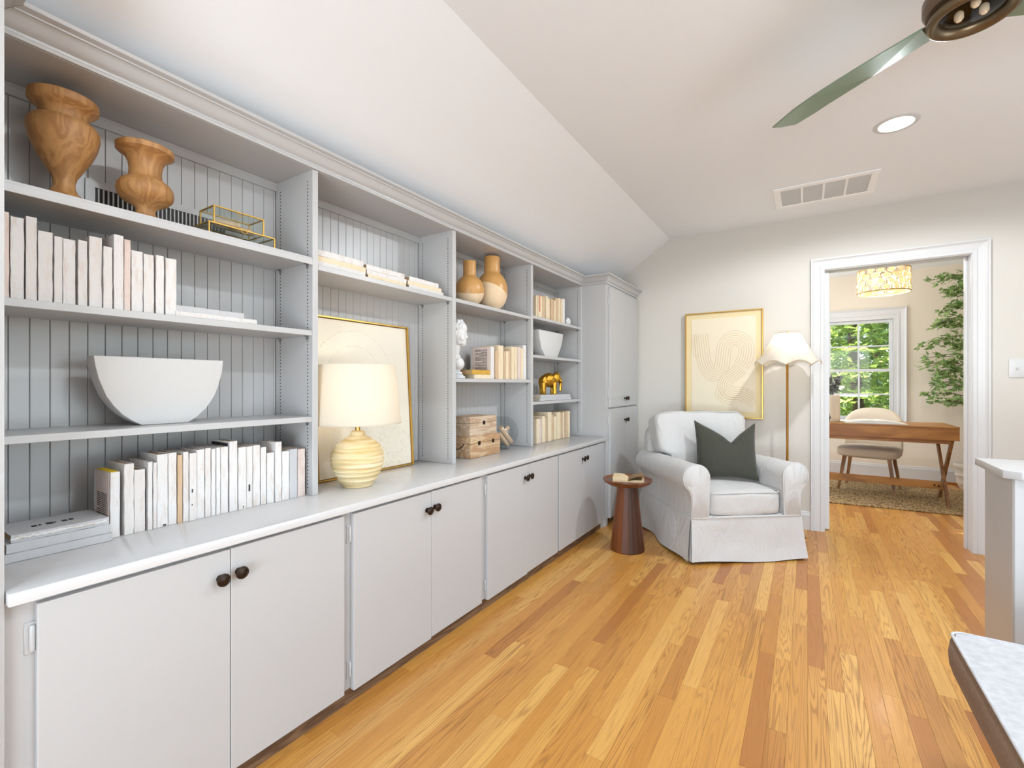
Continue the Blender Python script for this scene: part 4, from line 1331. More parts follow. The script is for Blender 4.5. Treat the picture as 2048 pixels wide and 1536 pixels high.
bmesh.ops.bevel(bm, geom=list(bm.edges), offset=0.002, segments=2, affect='EDGES', profile=0.5)
tag(obj('white_wedge', bm, M['bustw'], None, 40, loc=(-1.605, 2.688, B4C)), 'white tapered ornament half hidden left of the gold elephant', 'ornament')
# ------------------------------------------------------------------ second bay: framed relief and table lamp
def m_relief(name, c):
    t = NT(name)
    p = t.pos()
    n = t.noise(p, 9, 5, 0.6)
    n2 = t.noise(p, 60, 4, 0.7)
    h = t.math('ADD', n, t.math('MULTIPLY', n2, 0.35))
    return t.done(t.pbsdf(t.mix(n, c, tuple(x * 0.93 for x in c)), 0.85, normal=t.bump(h, 0.5, 0.006), spec=0.2))
M['relief'] = m_relief('cream_plaster_relief', lin(232, 224, 208))
t = thing('framed_relief', 'gold-framed cream plaster relief leaning behind the table lamp', 'picture', (-1.737, 1.462, CT))
lean = math.radians(-3.6)
t.rotation_euler = (0, lean, 0)
hw_, hh = 0.280, 0.716
for (a, b, c, d) in ((-hw_, -hw_ + 0.007, 0, hh), (hw_ - 0.007, hw_, 0, hh), (-hw_ + 0.007, hw_ - 0.007, 0, 0.007), (-hw_ + 0.007, hw_ - 0.007, hh - 0.007, hh)):
    bm = B(); box(bm, -0.016, 0.014, a, b, c, d, 0.0008); obj('frame_side', bm, M['gold'], t)
bm = B(); box(bm, -0.014, 0.002, -hw_ + 0.009, hw_ - 0.009, 0.009, hh - 0.009)
cv_ = obj('canvas', bm, M['relief'], t)
def beads(R, cy, cz, a0, a1, n, seed, jit):
    rr = random.Random(seed)
    bm = B()
    for k in range(n):
        a = a0 + (a1 - a0) * k / (n - 1)
        y, z = cy + (R + rr.uniform(-jit, jit)) * math.cos(a), cz + (R + rr.uniform(-jit, jit)) * math.sin(a)
        if abs(y) < hw_ - 0.012 and 0.012 < z < hh - 0.012:
            ico(bm, (0.0022, y, z), rr.uniform(0.002, 0.0045), (0.55, 1, 1), 1)
    return bm
for R_, s_ in ((0.155, 1), (0.225, 2)):
    o = obj('raised_arc', beads(R_, -0.06, 0.44, 0.0, PI, 70, s_, 0.003), M['relief'], t); o['kind'] = 'stuff'
o = obj('raised_texture', beads(0.10, 0.16, 0.12, 0, 2 * PI, 220, 5, 0.06), M['relief'], t); o['kind'] = 'stuff'

def m_shade(name, col, trans=0.5):
    tt = NT(name)
    p = tt.pos()
    n = tt.noise(tt.map(p, (400, 400, 60)), 1.0, 2)
    c = tt.mix(n, col, tuple(x * 0.95 for x in col))
    d = tt.n('ShaderNodeBsdfDiffuse'); tr = tt.n('ShaderNodeBsdfTranslucent'); mx = tt.n('ShaderNodeMixShader')
    tt.l(c, d.inputs[0]); tt.l(c, tr.inputs[0]); mx.inputs[0].default_value = trans
    tt.l(d.outputs[0], mx.inputs[1]); tt.l(tr.outputs[0], mx.inputs[2])
    return tt.done(mx.outputs[0])
M['linen'] = m_shade('linen_lampshade', lin(240, 234, 222), 0.5)
def m_bulb(name, col, s):
    tt = NT(name); e = tt.n('ShaderNodeEmission'); e.inputs[0].default_value = (*col, 1); e.inputs[1].default_value = s
    return tt.done(e.outputs[0])
M['bulb'] = m_bulb('warm_bulb', (1.0, 0.82, 0.6), 3.0)

LX, LY = -1.553, 1.246
t = thing('table_lamp', 'lit table lamp with a ribbed straw-coloured base and white drum shade', 'lamp', (LX, LY, CT))
prof = [(0.0, 0.0), (0.056, 0.0), (0.060, 0.004), (0.060, 0.008)]
import math as _m
base_r = lambda z: 0.060 + 0.043 * _m.sin(min(1.0, (z - 0.008) / 0.105) * PI / 2) if z < 0.113 else 0.103 - 0.022 * ((z - 0.113) / 0.060) ** 2
z = 0.012
rr = random.Random(1)
ridges = [0.030, 0.052, 0.070, 0.088, 0.106, 0.122, 0.138, 0.154, 0.168]
while z < 0.172:
    d = min(abs(z - q) for q in ridges)
    prof.append((base_r(z) + 0.0045 * _m.exp(-(d / 0.0035) ** 2), z))
    z += 0.002
prof += [(0.080, 0.174), (0.070, 0.182), (0.050, 0.196), (0.033, 0.206), (0.028, 0.212), (0.0285, 0.222), (0.022, 0.226), (0.0, 0.227)]
bm = B(); lathe(bm, prof, 56)
def m_ceramic():
    tt = NT('ribbed_straw_ceramic'); p = tt.pos()
    n = tt.noise(tt.map(p, (6, 6, 90)), 1.0, 4, 0.6); n2 = tt.noise(p, 220, 3)
    c = tt.ramp(n, [(0.35, lin(206, 178, 122)), (0.55, lin(226, 206, 164)), (0.75, lin(238, 226, 200))])
    return tt.done(tt.pbsdf(c, 0.7, normal=tt.bump(n2, 0.4, 0.001)))
obj('base', bm, m_ceramic(), t, 60)
bm = B(); lathe(bm, [(0.010, 0.226), (0.010, 0.244), (0.014, 0.246), (0.014, 0.270), (0.006, 0.274), (0.0, 0.274)], 16); obj('socket', bm, M['brass'], t, 40)
bm = B()
lathe(bm, [(0.174, 0.258), (0.150, 0.494), (0.1485, 0.494), (0.1725, 0.258)], 64, cap0=False, cap1=False)
bm.faces.ensure_lookup_table()
obj('shade', bm, M['linen'], t, 60)
bm = B(); lathe(bm, [(0.1745, 0.256), (0.1755, 0.2575), (0.1745, 0.262), (0.1720, 0.262), (0.1720, 0.2565)], 64, cap0=False, cap1=False); obj('shade_rim', bm, M['linen'], t, 60)
bm = B(); ico(bm, (0, 0, 0.335), 0.028, (1, 1, 1.2), 2); obj('bulb', bm, M['bulb'], t, 60)
bm = B()
for k in range(3):
    a = 2 * PI * k / 3
    tube(bm, [(0.006 * math.cos(a), 0.006 * math.sin(a), 0.488), (0.1495 * math.cos(a), 0.1495 * math.sin(a), 0.490)], 0.0015, 6)
tube(bm, [(0, 0, 0.270), (0.045, 0, 0.30), (0.05, 0, 0.37), (0.03, 0, 0.45), (0, 0, 0.488)], 0.0015, 6)
obj('harp', bm, M['brass'], t)
lamp('table_lamp_light', 'POINT', (LX, LY, CT + 0.385), 1.15, (1.0, 0.92, 0.79), shadow_soft_size=0.03)

# ------------------------------------------------------------------ floor lamp behind the armchair
FLX, FLY = -0.128, 4.030
t = thing('floor_lamp', 'lit brass floor lamp with a scalloped pleated cream shade behind the armchair', 'lamp', (FLX, FLY, 0))
bm = B(); lathe(bm, [(0.0, 0), (0.125, 0), (0.125, 0.008), (0.118, 0.014), (0.03, 0.020), (0.014, 0.030), (0.0, 0.030)], 40); obj('base', bm, M['brass'], t, 40)
bm = B(); lathe(bm, [(0.0085, 0.028), (0.0085, 1.42), (0.012, 1.425), (0.012, 1.45), (0.0, 1.45)], 16); obj('pole', bm, M['brass'], t, 50)
bm = B()
NP, NT_, NZ = 8, 128, 14
def shade_pt(i, j, off=0.0):
    th = 2 * PI * i / NT_; v = j / NZ
    rib = abs(math.sin(NP * th / 2))                # 0 on the ribs, 1 between
    r = (0.083 + 0.122 * (1 - v) + 0.010 * (1 - v) ** 3) * (1 - 0.075 * rib * (0.35 + 0.65 * (1 - v))) + off
    r += 0.018 * (1 - v) ** 6 * rib
    z = 1.275 + 0.240 * v + 0.032 * (1 - v) ** 2.2 * rib
    return (r * math.cos(th), r * math.sin(th), z)
g = [[bm.verts.new(shade_pt(i, j)) for i in range(NT_)] for j in range(NZ + 1)]
for j in range(NZ):
    for i in range(NT_):
        k = (i + 1) % NT_
        bm.faces.new((g[j][i], g[j][k], g[j + 1][k], g[j + 1][i]))
obj('shade', bm, M['linen'], t, 60)
bm = B(); tube(bm, [shade_pt(i, 0, 0.0005) for i in range(NT_)], 0.0022, 6, closed=True); obj('shade_trim', bm, M['linen'], t, 60)
bm = B(); tube(bm, [shade_pt(i, NZ, 0.0) for i in range(NT_)], 0.0018, 6, closed=True); obj('shade_ring', bm, M['brass'], t, 60)
bm = B()
for k in range(4):
    a = PI / 8 + PI / 2 * k
    tube(bm, [(0, 0, 1.505), (0.081 * math.cos(a), 0.081 * math.sin(a), 1.513)], 0.0014, 6)
lathe(bm, [(0.005, 1.45), (0.005, 1.512), (0.009, 1.516), (0.006, 1.528), (0.0, 1.532)], 12)
obj('spider_and_finial', bm, M['brass'], t)
for a in (0.6, 3.7):
    bm = B(); ico(bm, (0.045 * math.cos(a), 0.045 * math.sin(a), 1.40), 0.024, (1, 1, 1.15), 2); obj('bulb', bm, M['bulb'], t, 60)
lamp('floor_lamp_light', 'POINT', (FLX, FLY, 1.425), 2.3, (1.0, 0.93, 0.80), shadow_soft_size=0.03)

# ------------------------------------------------------------------ framed line art on the far wall
ax0, ax1, az0, az1 = -0.905, -0.303, 0.850, 1.748
t = thing('wall_art', 'gold-framed cream wall art with a raised combed ribbon pattern', 'picture', ((ax0 + ax1) / 2, YF - 0.002, az0))
W2, H2 = (ax1 - ax0) / 2, az1 - az0
for (a, b, c, d) in ((-W2, -W2 + 0.008, 0, H2), (W2 - 0.008, W2, 0, H2), (-W2 + 0.008, W2 - 0.008, 0, 0.008), (-W2 + 0.008, W2 - 0.008, H2 - 0.008, H2)):
    bm = B(); box(bm, a, b, -0.042, 0, c, d, 0.0008); obj('frame_side', bm, M['gold'], t)
M['matc'] = m_fabric('cream_linen_mat', lin(232, 214, 172), lin(226, 206, 160), 500, 0.2, 0.9, 0)
M['artpaper'] = m_fabric('ivory_art_paper', lin(233, 222, 200), lin(228, 215, 190), 240, 0.3, 0.9, 0)
bm = B(); box(bm, -W2 + 0.008, W2 - 0.008, -0.026, -0.004, 0.008, H2 - 0.008); obj('mat', bm, M['matc'], t)
bm = B(); box(bm, -W2 + 0.052, W2 - 0.052, -0.0285, -0.0262, 0.052, H2 - 0.052); obj('art_panel', bm, M['artpaper'], t)
# combed ribbons: parallel raised lines along a path (local x, z in fractions of the panel)
def art_xy(zx, zy):      # zoomed-photo coordinates -> panel metres
    fx = (zx - 165) / (655 - 165)
    ytop = 232 + (190 - 232) * fx; ybot = 940 + (935 - 940) * fx
    fz = 1 - (zy - ytop) / (ybot - ytop)
    return (-W2 + 0.052 + fx * (2 * W2 - 0.104), 0.052 + fz * (H2 - 0.104))
M['artline'] = m_plain('ochre_ridge', lin(206, 180, 140), 0.8)
M['artline2'] = m_plain('pale_ridge', lin(240, 230, 210), 0.8)
paths = [
    ([(238, 345), (248, 440), (262, 540), (300, 628), (345, 652), (395, 610), (412, 520), (425, 430), (475, 370), (540, 372), (585, 430), (578, 520), (545, 580)], 0.056, 13),
    ([(548, 598), (500, 645), (440, 690), (425, 745), (470, 790), (540, 795), (600, 818), (655, 850)], 0.052, 13),
    ([(190, 342), (192, 430), (188, 525)], 0.024, 7),
    ([(400, 760), (385, 800), (420, 840), (490, 858)], 0.030, 7),
]
for pi_, (pts, hwid, n) in enumerate(paths):
    C = [Vector((*art_xy(*p), 0)) for p in pts]
    C = catmull(C, 9)
    for k in range(n):
        f = -1 + 2 * k / (n - 1)
        line = []
        for i, c in enumerate(C):
            a, b = C[max(0, i - 1)], C[min(len(C) - 1, i + 1)]
            d = (b - a).normalized()
            nn = Vector((-d.y, d.x, 0))
            q = c + nn * (hwid * f)
            if abs(q.x) < W2 - 0.054 and 0.054 < q.y < H2 - 0.054:
                line.append((q.x, -0.0285, q.y))
        if len(line) > 2:
            bm = B(); tube(bm, line, 0.0016, 5)
            obj('combed_ridge', bm, M['artline'] if k % 2 == 0 else M['artline2'], t, 60)

# light switch
t = thing('light_switch', 'white toggle light switch plate right of the study doorway', 'switch', (1.138, YF - 0.0005, 1.175))
bm = B(); box(bm, -0.036, 0.036, -0.006, 0, 0, 0.118, 0.002, seg=2); obj('plate', bm, M['trim'], t, 40)
bm = B(); box(bm, -0.005, 0.005, -0.0072, -0.005, 0.047, 0.071); box(bm, -0.004, 0.004, -0.017, -0.006, 0.056, 0.068, 0.001, M=None); obj('toggle', bm, M['trim'], t)
for zz in (0.022, 0.096):
    bm = B(); lathe(bm, [(0.003, 0), (0.003, 0.001), (0, 0.0012)], 10, (0, -0.006, zz), RX(PI / 2)); obj('screw', bm, M['trim'], t)

# ------------------------------------------------------------------ ceiling fittings
M['led'] = m_bulb('led_disc', (1.0, 0.97, 0.92), 9.0)
def downlight(label, x, y, e):
    t = thing('recessed_light', label, 'light', (x, y, CZ), 0, 'recessed ceiling lights')
    bm = B(); lathe(bm, [(0.070, -0.0005), (0.072, -0.005), (0.090, -0.004), (0.094, -0.0005)], 48, cap0=False, cap1=False); obj('trim_ring', bm, M['trim'], t, 40)
    bm = B(); lathe(bm, [(0.0, -0.0035), (0.071, -0.0035), (0.071, -0.0005), (0.0, -0.0005)], 48); obj('lens', bm, M['led'], t)
    lamp('recessed_light_beam', 'AREA', (x, y, CZ - 0.008), e * 0.4, (0.88, 0.945, 1.0), (0, 0, 0), shape='DISK', size=0.13)
    lamp('recessed_light_spread', 'SPOT', (x, y, CZ - 0.012), e * 5.2, (0.88, 0.945, 1.0), (0, 0, 0), spot_size=math.radians(172), spot_blend=0.25, shadow_soft_size=0.06)
downlight('bright round recessed light in the ceiling near the air vent', 0.374, 2.985, 20)
downlight('recessed light in the ceiling near the camera', 0.374, 0.80, 10)
downlight('recessed light in the ceiling behind the camera', 0.374, -1.25, 8)
downlight('recessed light in the ceiling by the right wall', 2.2, 0.8, 8)

# return-air vent
vx0, vx1, vy0, vy1 = -0.197, 0.378, 3.550, 3.957
t = thing('ceiling_vent', 'white rectangular louvred return-air vent in the ceiling', 'vent', ((vx0 + vx1) / 2, (vy0 + vy1) / 2, CZ))
hx, hy = (vx1 - vx0) / 2, (vy1 - vy0) / 2
bm = B()
for (a, b, c, d) in ((-hx, hx, -hy, -hy + 0.045), (-hx, hx, hy - 0.045, hy), (-hx, -hx + 0.042, -hy + 0.045, hy - 0.045), (hx - 0.042, hx, -hy + 0.045, hy - 0.045)):
    box(bm, a, b, c, d, -0.008, -0.0005, 0.002)
M['vent'] = m_plain('vent_white_enamel', lin(247, 247, 247), 0.5)
obj('frame', bm, M['vent'], t)
iw = 2 * hx - 0.084
for k in (1, 2, 3):
    xx = -hx + 0.042 + iw * k / 4
    bm = B(); box(bm, xx - 0.007, xx + 0.007, -hy + 0.045, hy - 0.045, -0.0075, -0.0005, 0.001); obj('divider', bm, M['vent'], t)
bm = B(); box(bm, -hx + 0.0425, hx - 0.0425, -hy + 0.0455, hy - 0.0455, -0.0032, -0.0024); obj('filter', bm, m_plain('pale_filter', lin(222, 222, 220), 0.9), t)
for k in range(4):
    x0 = -hx + 0.042 + iw * k / 4 + (0.007 if k else 0); x1 = -hx + 0.042 + iw * (k + 1) / 4 - (0.007 if k < 3 else 0)
    bm = B()
    y = -hy + 0.049
    while y < hy - 0.050:
        vs = [bm.verts.new(q_) for q_ in ((x0, y, -0.0056), (x1, y, -0.0056), (x1, y + 0.0094, -0.0046), (x0, y + 0.0094, -0.0046))]
        bm.faces.new(vs)
        y += 0.0105
    o = obj('louvres', bm, M['vent'], t, keep_normals=True); o['kind'] = 'stuff'

# ------------------------------------------------------------------ ceiling fan
FZ, fcx, fcy, fr = 2.165, 0.3915, 1.790, 0.099
M['fanbody'] = m_plain('fan_bronze_enamel', lin(104, 86, 70), 0.35, 0.6)
M['fanring'] = m_plain('fan_brushed_bronze', lin(112, 96, 74), 0.34, 0.8)
M['blade'] = m_plain('fan_blade_reflected_green', lin(130, 148, 128), 0.36, 0.5)  # green of a window reflection put into the bronze base colour
M['bladeedge'] = m_plain('fan_blade_dark_edge', lin(70, 56, 44), 0.4, 0.3)
t = thing('ceiling_fan', 'bronze ceiling fan with narrow pointed blades and a round light kit', 'fan', (fcx, fcy, CZ))
zf = FZ - CZ
bm = B(); lathe(bm, [(0.0, -0.0005), (0.062, -0.0005), (0.060, -0.03), (0.030, -0.05), (0.013, -0.055), (0.013, zf + 0.120), (0.0, zf + 0.120)], 32); obj('downrod', bm, M['fanbody'], t, 40)
bm = B(); lathe(bm, [(0.014, zf + 0.128), (0.060, zf + 0.122), (0.092, zf + 0.105), (0.108, zf + 0.078), (0.108, zf + 0.050), (0.100, zf + 0.036), (0.092, zf + 0.034)], 48); obj('motor_housing', bm, M['fanbody'], t, 40)
bm = B(); lathe(bm, [(0.086, zf + 0.035), (0.093, zf + 0.028), (fr, zf + 0.014), (fr, zf + 0.004), (fr - 0.004, zf), (fr - 0.012, zf - 0.002), (fr - 0.020, zf + 0.002), (fr - 0.027, zf + 0.008), (fr - 0.030, zf + 0.016), (fr - 0.030, zf + 0.030)], 56, cap0=False, cap1=False); obj('light_ring', bm, M['fanring'], t, 50)
bm = B(); lathe(bm, [(0.0, zf + 0.034), (0.070, zf + 0.034), (0.070, zf + 0.0335)], 40, cap1=False); obj('reflector', bm, m_plain('polished_reflector', (0.86, 0.85, 0.82), 0.2, 0.75), t)
bm = B(); lathe(bm, [(0.0, zf + 0.008), (0.050, zf + 0.009), (0.068, zf + 0.014)], 40, cap1=False); obj('lens', bm, M['bowlglass'], t, 50)
for a in (0.5, 2.6, 4.7):
    bm = B(); lathe(bm, [(0.008, 0.0), (0.011, 0.006), (0.011, 0.020), (0.006, 0.026), (0.0, 0.027)], 14, (0.030 * math.cos(a), 0.030 * math.sin(a), zf + 0.0335), RX(PI) ); obj('bulb', bm, m_plain('halogen_bulb', (0.8, 0.62, 0.42), 0.2), t, 40)
up_e = [(1844, 60), (1790, 92), (1724, 131.5), (1676, 161), (1626, 193), (1585, 222), (1545, 256)]
lo_e = [(1861, 81), (1800, 119), (1746, 152.5), (1705, 178), (1668, 201), (1630, 226), (1592, 249), (1562, 255)]
BZ = FZ + 0.040
tap = lambda k, n: 1 - 0.75 * (k / (n - 1)) ** 2          # the pitch fades towards the pointed tip
U = [onZ(u, v, BZ - 0.020 * tap(k, len(up_e))) for k, (u, v) in enumerate(up_e)]
L_ = [onZ(u, v, BZ + 0.016 * tap(k, len(lo_e))) for k, (u, v) in enumerate(lo_e)]
outl = [(p.x - fcx, p.y - fcy, p.z - CZ) for p in U] + [(p.x - fcx, p.y - fcy, p.z - CZ) for p in reversed(L_)]
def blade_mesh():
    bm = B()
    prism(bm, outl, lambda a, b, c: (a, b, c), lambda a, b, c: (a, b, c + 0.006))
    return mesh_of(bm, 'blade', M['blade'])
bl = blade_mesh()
iron = B(); a_ = math.atan2(outl[0][1], outl[0][0])
box(iron, 0.070, 0.125, -0.018, 0.018, BZ - CZ + 0.001, BZ - CZ + 0.012, 0.003, M=RZ(math.radians(137)))
iron = mesh_of(iron, 'blade_arm', M['fanbody'])
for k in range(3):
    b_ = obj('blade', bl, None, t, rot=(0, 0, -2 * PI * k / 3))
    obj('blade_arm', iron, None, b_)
lamp('fan_light_beam', 'AREA', (fcx, fcy, FZ - 0.006), 7.0, (0.92, 0.96, 1.0), (0, 0, 0), shape='DISK', size=0.12)
# ------------------------------------------------------------------ armchair
M['slip'] = m_fabric('white_linen_slipcover', lin(206, 204, 202), lin(194, 192, 190), 900, 0.30, 0.92, 0.15, wr=0.38)
AC = thing('armchair', 'white slipcovered rolled-arm armchair with a pleated skirt in the corner', 'armchair', (-0.580, 3.605, 0), math.radians(38.9))
# local: x = viewer's right, -y = front, z up; front plane y = -0.40
FY, BY = -0.405, 0.41
def wrinkle(p, s=9.0, a=0.004, seed=0.0):
    return noise.noise_vector(Vector(p) * s + Vector((seed, seed * 2, 0))) * a
# hidden base box
bm = B(); box(bm, -0.355, 0.355, FY + 0.02, BY - 0.01, 0.03, 0.285, 0.01); obj('base', bm, M['slip'], AC)
bm = B()
for sx in (-1, 1):
    for sy in (FY + 0.06, BY - 0.06): box(bm, sx * 0.31 - 0.02, sx * 0.31 + 0.02, sy - 0.02, sy + 0.02, 0, 0.04)
obj('feet', bm, M['toe'], AC)
def arm(s):
    xi, cx, cz, r = 0.252, 0.338, 0.534, 0.088
    # cross-section of a rolled arm, from the inner foot over the roll to the outer foot
    sec = [(xi + 0.006, 0.27), (xi + 0.002, 0.40), (xi, 0.48)]
    for k in range(0, 17):
        a = PI - (PI * 1.30) * k / 16
        sec.append((cx + r * math.cos(a), cz + r * math.sin(a)))
    sec += [(0.372, 0.425), (0.368, 0.36), (0.372, 0.27)]
    bm = B()
    N = 14
    rows_ = []
    for j in range(N + 1):
        f = j / N
        y = FY + 0.004 + (BY - 0.02 - FY) * f
        rows_.append([bm.verts.new(Vector((s * x, y, z - 0.012 * f)) + (wrinkle((x * 2, y, z), 8, 0.005, s * 3) if 0 < j < N else Vector((0, 0, 0)))) for x, z in sec])
    for a, b in zip(rows_, rows_[1:]):
        for i in range(len(sec) - 1): bm.faces.new((a[i], a[i + 1], b[i + 1], b[i]))
        bm.faces.new((a[-1], a[0], b[0], b[-1]))
    bm.faces.new(rows_[-1])
    a_ = obj('arm', bm, M['slip'], AC, 60)
    # front facing panel, slightly domed, with piping
    bm = B()
    c = bm.verts.new((s * 0.325, FY - 0.008, 0.48))
    rim = [bm.verts.new((s * x, FY + 0.004, z)) for x, z in sec]
    mid = [bm.verts.new((s * (x * 0.93 + 0.325 * 0.07), FY - 0.006, z * 0.96 + 0.48 * 0.04)) for x, z in sec]
    n = len(sec)
    for i in range(n):
        j = (i + 1) % n
        bm.faces.new((rim[i], rim[j], mid[j], mid[i])); bm.faces.new((mid[i], mid[j], c))
    obj('arm_front', bm, M['slip'], a_, 60)
    bm = B(); tube(bm, [(s * x, FY + 0.002, z) for x, z in sec], 0.0036, 8); obj('piping', bm, M['slip'], a_, 60)
for s in (-1, 1): arm(s)
# back
bm = B()
cushion(bm, 0.36, 0.075, 0.30, 5, 8, M=TR(0, 0.335, 0.545) @ RX(math.radians(-8)))
obj('back_frame', bm, M['slip'], AC, 60)
def backfn(q):
    # the cushion is notched over the arms: narrower below
    if q.z < -0.06:
        q.x *= 0.76 if q.z < -0.10 else 0.76 + 0.24 * (q.z + 0.10) / 0.04
    q += wrinkle(q, 7, 0.006, 4)
    q.x *= 1 + 0.05 * (q.z / 0.23)
    return q
bm = B()
MB_ = TR(0.0, 0.205, 0.690) @ RX(math.radians(-13))
cushion(bm, 0.352, 0.095, 0.228, 7, 13, M=MB_, fn=backfn)
bc_ = obj('back_cushion', bm, M['slip'], AC, 70)
def rrect(w, h, r, n=6):
    out = []
    for (cx, cz, a0) in ((w - r, h - r, 0), (-w + r, h - r, PI / 2), (-w + r, -h + r, PI), (w - r, -h + r, 1.5 * PI)):
        for k in range(n + 1):
            a = a0 + PI / 2 * k / n
            out.append((cx + r * math.cos(a), cz + r * math.sin(a)))
    return out
for yy in (-0.080, ):
    bm = B()
    P_ = []
    for (x, z) in rrect(0.340, 0.216, 0.080):
        q = Vector((x, yy, z))
        w = 1.0
        if q.z < -0.06: w = 0.76 if q.z < -0.10 else 0.76 + 0.24 * (q.z + 0.10) / 0.04
        P_.append(MB_ @ Vector((q.x * w * (1 + 0.05 * (q.z / 0.23)), q.y, q.z)))
    tube(bm, P_, 0.0040, 8, closed=True); obj('piping', bm, M['slip'], bc_, 60)
# seat cushion
bm = B()
cushion(bm, 0.249, 0.292, 0.080, 9, 11, 0.20, M=TR(0, FY + 0.288, 0.362), fn=lambda q: q + wrinkle(q, 8, 0.004, 7))
sc_ = obj('seat_cushion', bm, M['slip'], AC, 70)
for zz in (0.362 + 0.073, 0.362 - 0.073):
    bm = B(); tube(bm, [(x, FY + 0.288 + y, zz) for x, y in rrect(0.244, 0.287, 0.055)], 0.0038, 8, closed=True); obj('piping', bm, M['slip'], sc_, 60)
# apron between arms and skirt, seam cord
bm = B(); tube(bm, [(x, y + (FY + BY) / 2, 0.284) for x, y in rrect(0.374, (BY - FY) / 2 + 0.004, 0.02)], 0.0042, 8, closed=True); obj('seam_cord', bm, M['slip'], AC, 60)
bm = B(); box(bm, -0.37, 0.37, FY + 0.012, BY, 0.272, 0.290, 0.004); obj('deck', bm, M['slip'], AC)
# skirt: four hanging panels with an inverted pleat at each corner
def panel(p0, p1, nrm, flare, seed, lift0=0.0, lift1=0.0):
    p0, p1, nrm = Vector(p0), Vector(p1), Vector(nrm)
    NX, NZ_ = 22, 9
    bm = B()
    L = (p1 - p0).length
    t_ = (p1 - p0).normalized()
    g = []
    for j in range(NZ_ + 1):
        v = j / NZ_
        rr_ = []
        for i in range(NX + 1):
            u = i / NX
            s_ = (u - 0.5) * 2
            base = p0.lerp(p1, u) + t_ * (flare * 0.55 * s_ * v)
            fold = 0.008 * v * math.sin(u * 9.5 + seed) + 0.034 * v * noise.noise(Vector((u * 3.2, v * 1.4, seed)))
            outw = flare * v * (0.6 + 0.5 * abs(s_) ** 3) + fold
            z = 0.284 - (0.284 - 0.013 - 0.008 * math.sin(u * 6 + seed)) * v + (lift0 * (1 - u) ** 4 + lift1 * u ** 4) * v
            q = base + nrm * outw
            rr_.append(bm.verts.new((q.x, q.y, max(z, 0.006))))
        g.append(rr_)
    for a, b in zip(g, g[1:]):
        for i in range(NX): bm.faces.new((a[i], a[i + 1], b[i + 1], b[i]))
    return obj('skirt_panel', bm, M['slip'], AC, 60)
e = 0.374
panel((-e, FY - 0.002, 0), (e, FY - 0.002, 0), (0, -1, 0), 0.030, 1.0)
panel((-e, BY, 0), (-e, FY + 0.004, 0), (-1, 0, 0), 0.045, 2.4)
panel((e, FY + 0.004, 0), (e, BY, 0), (1, 0, 0), 0.026, 3.7)
panel((e, BY, 0), (-e, BY, 0), (0, 1, 0), 0.015, 5.0)
for sx in (-1, 1):      # pleat backing at the front corners
    bm = B()
    pts = [(sx * (e - 0.055), FY + 0.012), (sx * (e - 0.004), FY + 0.006), (sx * (e - 0.008), FY + 0.060)]
    top = [bm.verts.new((x, y, 0.283)) for x, y in pts]; bot = [bm.verts.new((x + sx * 0.016 * (1 if k else 0.2), y - 0.012 * (1 if k < 2 else 0.2), 0.012)) for k, (x, y) in enumerate(pts)]
    for i in range(2): bm.faces.new((top[i], top[i + 1], bot[i + 1], bot[i]))
    obj('pleat', bm, M['slip'], AC)

# throw pillow on the seat
M['olive'] = m_fabric('charcoal_olive_linen', lin(78, 78, 68), lin(58, 58, 50), 800, 0.35, 0.9, 0.15, wr=0.30)
PW, PH, PT = 0.205, 0.205, 0.070
bm = B()
N = 26
def pil(i, j, sgn):
    u, v = -1 + 2 * i / N, -1 + 2 * j / N
    th = PT * max(0.0, (1 - abs(u) ** 2.6)) ** 0.5 * max(0.0, (1 - abs(v) ** 2.6)) ** 0.5
    x = u * PW * (1 - 0.06 * (1 - v * v) )
    z = v * PH * (1 - 0.05 * (1 - u * u))
    chop = math.exp(-abs(u - 0.16) / 0.52) * 1.15
    dip = 0.128 * chop * max(0, (v + 0.15) / 1.15) ** 1.7 - 0.030 * abs(u) ** 3 * max(0, v) ** 3
    z -= dip
    th *= 1 - 0.25 * chop * max(0, v)
    if v < 0: z += 0.012 * (1 - u * u) * v * v
    y = sgn * th
    w = noise.noise(Vector((u * 3, v * 3, sgn * 2))) * 0.006 * (1 - u ** 4) * (1 - v ** 4)
    w += 0.012 * math.sin((abs(u - 0.16) * 3.2 + v) * 9) * math.exp(-((v - 0.55) / 0.25) ** 2) * math.exp(-((u - 0.1) / 0.45) ** 2)
    return (x, y + sgn * w, z)
G = {}
for sgn in (-1, 1):
    for j in range(N + 1):
        for i in range(N + 1):
            edge = i in (0, N) or j in (0, N)
            key = (i, j, 0 if edge else sgn)
            if key not in G: G[key] = bm.verts.new(pil(i, j, sgn if not edge else 0))
    for j in range(N):
        for i in range(N):
            q_ = [G[(a, b, 0 if (a in (0, N) or b in (0, N)) else sgn)] for a, b in ((i, j), (i + 1, j), (i + 1, j + 1), (i, j + 1))]
            bm.faces.new(q_ if sgn < 0 else q_[::-1])
pl = obj('throw_pillow', bm, M['olive'], None, 70)
R38 = RZ(math.radians(38.9))
pc = AC.location + (R38 @ Vector((0.055, -0.075, 0.452 + 0.205)))
pl.matrix_world = TR(*pc) @ RZ(math.radians(20)) @ RX(math.radians(-14))
tag(pl, 'dark olive-grey linen throw pillow with a pinched top on the white armchair', 'pillow')

